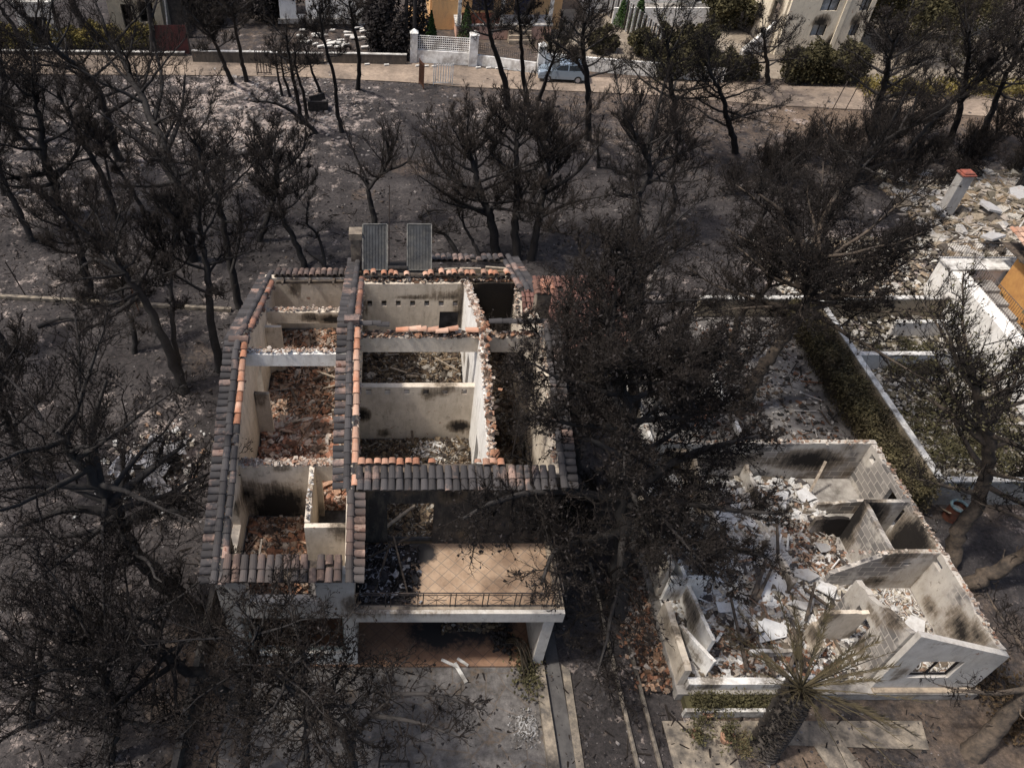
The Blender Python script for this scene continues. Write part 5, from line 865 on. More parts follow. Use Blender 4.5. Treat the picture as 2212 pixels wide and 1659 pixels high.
for i, (px, py, h_, r_, lb) in enumerate(((1955, 110, 8, 4.4, 'tall olive tree mass right of the burnt cream house'), (2060, 60, 9, 5, 'green pine behind the road in the upper right corner'), (1900, 20, 8, 4, 'green-brown pine behind the burnt cream house'), (440, 40, 6, 3, 'dark green tree right of the dark red gate'), (850, 112, 7, 2.5, 'dark green cypress-like tree behind the utility poles'), (590, 40, 5, 3, 'dark tree behind the low wall'), (1570, 60, 4, 2.4, 'olive tree beside the white walls'), (1400, 120, 2.6, 1.6, 'olive bush behind the parked car'), (1500, 125, 2.6, 1.8, 'green bush right of the parked car'), (1300, 110, 1.8, 1.2, 'green bush between the car and the orange house'))):
    q = P(px, py); shrub(lb, q[0], q[1], r_, r_, h_, 9000, (LFO, LFO, LFY, LFK, LFK, LFK, LFO, LFO, LFO, LFO)[i], 80 + i, .16, 'green_tree' if h_ > 4.5 else 'shrub')
for i, (px, py, h_) in enumerate(((930, 85, 2.2), (1005, 85, 2.9), (1340, 60, 3), (1372, 70, 3.2))):
    q = P(px, py); o = thing('conifer', ('small dark conifer left of the orange porch', 'bright green young conifer in front of the orange porch', 'green conifer beside the white steps', 'taller green conifer beside the white steps')[i], 'conifer', q); rg = np.random.RandomState(i); n_ = 2600; z = rg.rand(n_); an = rg.uniform(0, 6.28, n_); rr = (1 - z)*.75*h_/2.6*rg.rand(n_)**.4; m = MB(); leafquads(m, q + np.stack([rr*np.cos(an), rr*np.sin(an), .2 + z*h_], 1), .09, rg); m.build('foliage', simple('conifer_green%d' % i, (.05, .09, .025), (.03, .05, .02), 1, .8, .1, 0), o); m = MB(); tube(m, [q, q + [0, 0, h_*.8]], .05, 5); m.build('trunk', BARK, o)
# low dark wall with white top and low white fence wall
def pw(lb, pa, pb_, h_, base=PL_TN, cop=WHITE, th=.25, name='boundary_wall'):
    return gwall(lb, tuple(P(*pa)[:2]), tuple(P(*pb_)[:2]), h_, mat=cop, th=th, base=base, name=name)
DKW = plaster('wall_darkened', (.10, .085, .07), (.06, .052, .046))
pw('low dark roadside wall with a white top, left part', (418, 134), (700, 140), .9, DKW); pw('low dark roadside wall behind the utility poles', (705, 136), (878, 140), .8, DKW); pw('low white kerb wall along the far left of the road', (-60, 117), (400, 122), .3, DKW)
FWH = simple('fence_white', (.8, .79, .76), (.62, .6, .56), 2, .8, .2, .2, dirt=(.3, .27, .24), dsc=1.2)
wf = thing('white_fence', 'white roadside fence with lattice panel between square pillars', 'fence', P(955, 134)); a = P(893, 134); b_ = P(1020, 141); 
def pillar(o, q, h_, w_=.55): m = MB(); box(m, q[0] - w_/2, q[0] + w_/2, q[1] - w_/2, q[1] + w_/2, 0, h_); v = w_/2 + .05; m.add([(q[0] - v, q[1] - v, h_), (q[0] + v, q[1] - v, h_), (q[0] + v, q[1] + v, h_), (q[0] - v, q[1] + v, h_), (q[0], q[1], h_ + .3)], [(0, 1, 4), (1, 2, 4), (2, 3, 4), (3, 0, 4), (3, 2, 1, 0)]); m.build('pillar', FWH, o)
pillar(wf, a, 2.4, .6); pillar(wf, b_, 2.5, .7); m = MB(); wall(m, tuple(a[:2] + [.3, 0]), tuple(b_[:2] - [.35, 0]), 0, 1.0, th=.25, step=.5); m.build('base_wall', FWH, wf)
def lattice(o, a, b_, z0, z1, nv, nh, r=.025, mat=FWH):
    a, b_ = np.array([a[0], a[1], 0]), np.array([b_[0], b_[1], 0]); m = MB()
    for t in np.linspace(0, 1, nv): q = a + (b_ - a)*t; tube(m, [q + [0, 0, z0], q + [0, 0, z1]], r, 4)
    for z in np.linspace(z0, z1, nh): tube(m, [a + [0, 0, z], b_ + [0, 0, z]], r, 4)
    m.build('lattice', mat, o)
lattice(wf, a + [.3, 0, 0], b_ - [.35, 0, 0], 1.1, 2.15, 26, 7)
wf2 = thing('white_fence', 'white roadside wall and mesh fence left of the parked car', 'fence', P(1100, 146)); c = P(1165, 158); d_ = P(1220, 162); pillar(wf2, c, 2.2, .6); m = MB(); wall(m, tuple(b_[:2] + [.4, 0]), tuple(c[:2] - [.35, 0]), 0, .85, th=.25, step=.5); wall(m, tuple(c[:2] + [.35, 0]), tuple(d_[:2]), 0, 1.6, th=.25, step=.5); m.build('base_wall', FWH, wf2); lattice(wf2, b_ + [.4, 0, 0], c - [.35, 0, 0], .9, 1.8, 30, 6, .014, IRON)
m = MB(); wall(m, tuple(P(1225, 150)[:2]), tuple(P(1560, 178)[:2]), 0, 1.1, th=.25, step=.6); m.build('roadside_wall', PL_WH, label='long white roadside wall behind the parked car', cat='wall')
# gates and posts along the near side of the road
def gate(lb, pa, w_, h_, rz, mat, nb, name='gate', post=True):
    q = P(*pa); o = thing(name, lb, 'gate', q); d = np.array([math.cos(rz), math.sin(rz), 0])*w_; m = MB()
    for t in (0, 1): beam(m, q + d*t, q + d*t + [0, 0, h_], .07, .07)
    m.build('post', mat, o); m = MB()
    for z in (.2, h_*.9): beam(m, q + [0, 0, z], q + d + [0, 0, z], .04, .06)
    for t in np.linspace(.1, .9, nb): beam(m, q + d*t + [0, 0, .15], q + d*t + [0, 0, h_*.97], .07, .03)
    m.build('bars', mat, o); return o
gate('closed black iron garden gate on the left part of the road edge', (556, 163), 1.15, 2.0, 0, IRON, 5); gate('white picket gate standing alone by the road', (936, 184), 1.5, 1.75, -.06, FWH, 7); gate('rusty red gate leaf open edge-on beside the white picket gate', (905, 182), 1.0, 2.0, -1.25, RUST, 7)
DR = simple('dark_red_sheet', (.11, .035, .03), (.06, .03, .028), 2)
gt = thing('sheet_gate', 'dark red sheet metal gate in front of the beige house', 'gate', P(375, 118)); a, b_ = P(342, 118), P(412, 118); m = MB(); wall(m, tuple(a[:2]), tuple(b_[:2]), .05, 2.4, th=.06, step=.4); m.build('panel', DR, gt); m = MB(); [beam(m, q, q + [0, 0, 2.6], .12, .12) for q in (a, b_)]; m.build('post', IRON, gt)
for i, (px, py, h_, ty) in enumerate(((1798, 238, 2.2, .25), (1825, 240, 2.2, .22), (562, 420, 1.6, .05), (56, 640, 2.2, -.35), (300, 672, 2.2, -.1), (1095, 176, .9, 0))):
    q = P(px, py); m = MB(); tube(m, [q, q + [ty, 0, h_]], .035, 6); m.build('metal_post', IRON if i != 4 else RUST, label=('leaning metal post on the road edge, left one of a pair', 'leaning metal post on the road edge, right one of a pair', 'thin post standing alone in the field', 'bent post on the kerb wall at the far left', 'rusty post at the right end of the kerb wall', 'short post at the near road edge below the white fence')[i], cat='post')
for i, px in enumerate((876, 893)):
    q = P(px, 128 if i == 0 else 131); m = MB(); tube(m, [q, q + [0, 0, 9.5]], [.17, .13], 10); m.build('utility_pole', CHAR, label=('left', 'right')[i] + ' one of two black utility poles beside the white fence', cat='pole', group='pair of black utility poles')
for i, px in enumerate((790, 832, 900, 918, 935, 1030, 1052, 1072, 1170, 1190)):
    q = P(px + 3, 142 + (px - 790)*.03); m = MB(); beam(m, q + [-.2, 0, .08], q + [.2, .06, .08], .2, .12); m.build('white_block', WHITE, label='small white painted stone along the far road edge', cat='stone', group='white stones along the road edge')
# houses
def house_box(lb, x0, x1, y0, y1, h_, mat, nm='house', cat='house'):
    o = thing(nm, lb, cat, ((x0 + x1)/2, y0, 0)); return o
SOOT += [(-20.9, 71, 2.9, 1.2, 1, .7, .8)]
b1 = house_box('beige single-storey house with a dark doorway and window, top left', -24, -19.6, 71, 78, 4, PL_IN)
BG = plaster('plaster_beige', (.36, .31, .23), (.26, .225, .17)); W((-24.2, 71.2), (-19.6, 71.2), 0, 4.0, BG, parent=b1, th=.3, step=.5, holes=[(1.1, 2.0, .1, 2.8), (2.6, 3.9, 1.3, 3.0)]); W((-24.2, 71.4), (-24.2, 78), 0, 4, BG, parent=b1, th=.3, step=.6); W((-19.6, 71.4), (-19.6, 78), 0, 4, BG, parent=b1, th=.3, step=.6); m = MB(); box(m, -24.3, -19.5, 71.5, 78, 4, 4.2); m.build('roof', CONC, b1); m = MB(); box(m, -24, -19.8, 74, 74.1, 0, 4); m.build('inner_wall', CHAR, b1)
m = MB(); wall(m, (-18.9, 71), (-17.2, 71), 0, 3.6, th=.2); m.build('lean_to', CHAR, b1); m = MB(); beam(m, (-19.3, 70.9, .2), (-19.0, 70.9, 4.2), .12, .12); m.build('drainpipe', WHITE, b1)
q = P(95, 105); b0 = thing('white_kiosk', 'white box-shaped kiosk with a black open side, top left', 'kiosk', q); m = MB(); wall(m, (q[0] - 1.5, q[1]), (q[0] + 1.6, q[1]), 0, 3.6, th=.15, holes=[(.7, 2.5, .2, 2.6)]); box(m, q[0] - 1.6, q[0] + 1.7, q[1] - .1, q[1] + 3, 3.6, 3.8); m.build('shell', WHITE, b0); m = MB(); box(m, q[0] - 1.3, q[0] + 1.4, q[1] + 1.2, q[1] + 1.3, 0, 3.5); m.build('interior', CHAR, b0)
q = P(760, 62); b2 = thing('white_outbuilding', 'white outbuilding with a framed wall left of the poles, at the top edge', 'building', q); m = MB(); wall(m, (q[0] - 6.5, q[1]), (q[0] + 1.3, q[1]), .9, 4, th=.3, step=.6, holes=[(1.5, 2.4, 1.2, 2.6)]); box(m, q[0] - 6.7, q[0] + 1.5, q[1], q[1] + 5, 4, 4.2); m.build('wall', PL_WH, b2); m = MB(); box(m, q[0] - 6.7, q[0] + 1.5, q[1] - .3, q[1] - .02, .5, .9); m.build('base', CONC, b2)
for i in range(46):
    rg = np.random.RandomState(i); q = P(rg.uniform(640, 800), rg.uniform(52, 108)); m = MB(); beam(m, q + [0, 0, .15], q + [rg.uniform(.3, .9), rg.uniform(-.3, .3), .2], .3, .1); m.build('white_scrap', WHITE, label='flat white scrap lying in the dark yard beyond the road', cat='scrap', group='white scraps in the dark yard beyond the road')
OR = plaster('plaster_orange', (.66, .40, .19), (.56, .34, .17), amount=.2); PK = plaster('plaster_pink', (.58, .36, .27), (.5, .32, .24), amount=.2)
NAVY = simple('navy_shutter', (.02, .025, .06), (.03, .035, .07), 3, .6)
b3 = thing('orange_house', 'orange house with a white-framed porch and dark blue doors, top centre', 'house', (9.5, 72, 0))
W((4.3, 73.2), (16.0, 73.2), 0, 7, OR, parent=b3, th=.3, step=.6, holes=[(3.6, 5.6, 1.6, 4.4), (7.4, 8.9, 1.2, 4.4)]); W((4.3, 73.4), (4.3, 82), 0, 7, OR, parent=b3, th=.3, step=.8); m = MB(); box(m, 4, 16.3, 73.4, 82, 7, 7.3); m.build('roof', TL_RD, b3)
m = MB(); box(m, 7.9, 9.8, 73.3, 73.4, 1.6, 4.4); m.build('shutter', NAVY, b3); m = MB(); box(m, 11.7, 13.2, 73.3, 73.4, 1.2, 4.4); m.build('door', NAVY, b3)
m = MB(); box(m, 6.4, 14.8, 70.6, 73.04, 0, 1.15); m.build('porch_base', PK, b3); m = MB(); box(m, 6.3, 14.9, 70.5, 73.04, 1.15, 1.3); m.build('porch_floor', WHITE, b3)
for x in (6.45, 10.2, 14.45): m = MB(); box(m, x, x + .3, 70.6, 70.9, 1.3, 4.6); m.build('column', WHITE, b3)
m = MB(); box(m, 6.3, 14.9, 70.5, 73.04, 4.6, 4.9); m.build('porch_beam', WHITE, b3); m = MB(); box(m, 6.8, 10.15, 70.7, 70.8, 1.3, 2.2); m.build('porch_panel', simple('brick_red_panel', (.22, .07, .04), (.16, .06, .04)), b3)
for i in range(4): m = MB(); box(m, 11, 13, 69.5 + .27*i, 69.76 + .27*i, 0, .3*(i + 1)); m.build('step', CONC_T, b3)
m = MB(); wall(m, (2.2, 74.5), (3.9, 72.0), 0, 1.6, th=.2); m.build('garden_wall', OR, label='low orange garden wall left of the orange house', cat='wall')
b4 = thing('white_house', 'white-walled house with a grey fence, top right of centre', 'house', (25, 76, 0)); W((19.5, 77.5), (33.0, 77.5), 0, 6, PL_WH, parent=b4, th=.3, step=.7, holes=[(2, 3, 2, 3.6), (6, 7.4, 2, 3.8), (10, 11, 1, 3.4)]); W((19.5, 77.7), (19.5, 84), 0, 6, PL_WH, parent=b4, th=.3, step=.8); m = MB(); box(m, 19.3, 33.2, 77.7, 84, 6, 6.3); m.build('roof', CONC, b4)
m = MB(); wall(m, (21.0, 74.0), (32.6, 74.0), 0, 1.6, th=.2, step=.6); m.build('front_wall', PL_WH, b4); m = MB(); box(m, 24.5, 28.5, 75, 77.3, 0, 1.0); m.build('terrace', CONC, b4)
for i in range(26):
    t = i/25; q = P(1305 + 115*t, 28 + 105*t); m = MB(); box(m, q[0] - .06, q[0] + .06, q[1] - .06, q[1] + .06, 0, 2.5); m.build('fence_post', (WHITE, IRON)[i % 2], label=('tall white post in the driveway fence beside the white house', 'tall dark post in the driveway fence beside the white house')[i % 2], cat='post', group=('white', 'dark')[i % 2] + ' driveway fence posts')
SOOT += [(36.5, 66.7, 2.7, .9, .8, .8, 1.3), (36.7, 66.7, 5.0, 1.1, .8, 1.0, 1.3), (39.4, 66.7, 2.8, .6, .8, .8, 1.2), (39.5, 66.7, 5.1, .7, .8, .9, 1.2), (37.9, 66.7, .6, .55, .8, 1.5, 1.6), (33.6, 68.8, 3.2, 1, 1.4, 2.0, 1.3)]
CR = plaster('plaster_burnt_cream', (.66, .58, .45), (.56, .49, .38), amount=.1)
b5 = thing('burnt_cream_house', 'tall burnt cream house with smoke-stained windows, top right', 'house', (36.8, 70, 0)); W((33.5, 67), (40.4, 67), 0, 8.5, CR, parent=b5, th=.3, step=.3, holes=[(2.4, 3.6, 1.6, 2.5), (5.6, 6.3, 1.6, 2.6), (2.5, 3.9, 3.6, 4.8), (5.7, 6.5, 3.6, 4.9)]); W((33.5, 67.2), (33.5, 75), 0, 8.5, CR, parent=b5, th=.3, step=.3, holes=[(1.2, 2.4, 1.4, 3.6)]); W((40.4, 67.2), (40.4, 75), 0, 8.5, CR, parent=b5, th=.3, step=.8)
m = MB(); box(m, 37.9, 38.25, 66.72, 66.84, 0, 8.5); m.build('corner_strip', CR, b5); m = MB(); box(m, 33.2, 40.7, 67.2, 75, 8.5, 8.8); m.build('roof', CONC, b5); m = MB(); box(m, 33.8, 40.2, 67.45, 67.5, 0, 8); m.build('inner_wall', simple('pale_inner', (.75, .73, .7), (.35, .33, .3), 2), b5)
for (x, z0, z1, w_) in ((35.9, 1.6, 2.5, 1.2), (39.1, 1.6, 2.6, .7), (36.0, 3.6, 4.8, 1.4), (39.2, 3.6, 4.9, .8)):
    m = MB(); box(m, x, x + .07, 66.9, 67, z0, z1); box(m, x + w_ - .07, x + w_, 66.9, 67, z0, z1); box(m, x + w_/2 - .04, x + w_/2 + .04, 66.9, 67, z0, z1); m.build('window_frame', CHAR, b5)
m = MB(); prism(m, [(30.6, 66.6), (33.2, 67.8), (33.2, 68.1), (30.5, 66.9)], 0, [.5, 2.4, 2.4, .5]); m.build('stair_parapet', PL_WH, label='sloping white stair parapet left of the burnt cream house', cat='wall')
# car
q = P(1213, 172); car = thing('parked_car', 'silver-blue hatchback parked on the dirt road by the white wall', 'car', q)
def car_build(o, q, rz, L=3.9, Wd=1.65):
    c, s = math.cos(rz), math.sin(rz)
    def tf(p): p = np.array(p, float); return np.stack([q[0] + p[..., 0]*c - p[..., 1]*s, q[1] + p[..., 0]*s + p[..., 1]*c, q[2] + p[..., 2]], -1)
    body = [(-1.95, .32), (-1.98, .55), (-1.85, .78), (-1.0, .93), (-.9, .94), (1.75, .97), (1.93, .9), (1.97, .5), (1.9, .3)]
    def loft(prof, wf, name, mat, par):
        m = MB(); n = len(prof); V = []
        for sgn in (-1, 1):
            for x, z in prof: V.append((x, sgn*wf(z), z))
        V = tf(V); m.add(V, [tuple(range(n)), tuple(range(2*n - 1, n - 1, -1))] + [(i, i + n, (i + 1) % n + n, (i + 1) % n) for i in range(n)]); return m.build(name, mat, par)
    paint = simple('silver_blue_paint', (.30, .36, .42), (.26, .32, .38), 1, .3, .5, 0, metal=.4); glass = simple('car_glass', (.03, .035, .04), (.02, .025, .03), 1, .1, .6, 0)
    bd = loft(body, lambda z: Wd/2*(1 - .06*abs(z - .6)), 'body', paint, o)
    loft([(-.95, .95), (-.3, 1.38), (-.1, 1.42), (1.2, 1.43), (1.45, 1.38), (1.85, .98)], lambda z: Wd/2*(.97 - .33*(z - .95)), 'cabin', paint, o)
    for sg in (-1, 1):
        for pr in ([(-.75, 1.0), (-.3, 1.33), (.32, 1.36), (.32, 1.0)], [(.4, 1.0), (.4, 1.36), (1.15, 1.37), (1.55, 1.02)]):
            m = MB(); V = [(x, sg*(Wd/2*(.97 - .33*(z - .95)) + .012), z) for x, z in pr]; m.add(tf(V), [(0, 1, 2, 3) if sg < 0 else (3, 2, 1, 0)]); m.build('side_window', glass, o)
    for nm, pr, xs in (('windscreen', [(-.9, .98), (-.33, 1.36)], -.02), ('rear_window', [(1.82, 1.02), (1.48, 1.36)], .02)):
        m = MB(); V = [(x + xs, y*(.72 if z > 1.2 else .78), z + .01) for x, z in pr for y in (-1, 1)]; m.add(tf([V[0], V[1], V[3], V[2]]), [(0, 1, 2, 3)]); m.build(nm, glass, o)
    for x in (-1.2, 1.2):
        for sg in (-1, 1):
            cpt = tf([x, sg*(Wd/2 - .1), .3]); ax = np.array([-s, c, 0])*sg; m = MB(); tube(m, [cpt - ax*.08, cpt + ax*.115], .3, 16); an = np.arange(16)*2*math.pi/16; e = np.array([c, s, 0]); u = np.array([0, 0, 1.]); ring = [cpt + ax*.116 + .3*(e*math.cos(a) + u*math.sin(a)) for a in an]; m.add(ring, [tuple(range(16))]); wh = m.build('wheel', simple('tyre', (.02, .02, .02), (.03, .03, .03)), o)
            m = MB(); ring = [cpt + ax*.125 + .18*(e*math.cos(a) + u*math.sin(a)) for a in an]; m.add(ring, [tuple(range(16))]); m.build('rim', simple('alloy', (.4, .4, .42), None, 3, .4, .5, 0, metal=.6), wh)
    for sg in (-1, 1):
        m = MB(); a = tf([-1.93, sg*.6, .68]); beam(m, a, tf([-1.86, sg*.35, .7]), .12, .14); m.build('headlight', simple('lamp_glass', (.6, .62, .65), None, 3, .2, .5, 0), o)
        m = MB(); beam(m, tf([1.9, sg*.7, .8]), tf([1.9, sg*.55, .8]), .1, .2); m.build('tail_light', simple('red_lamp', (.4, .03, .02), None, 3, .3, .5, 0), o)
        m = MB(); beam(m, tf([-.62, sg*.82, 1.0]), tf([-.6, sg*.97, 1.02]), .1, .1); m.build('wing_mirror', paint, o)
car_build(car, q, -.12)
PN = 'burnt_pine'
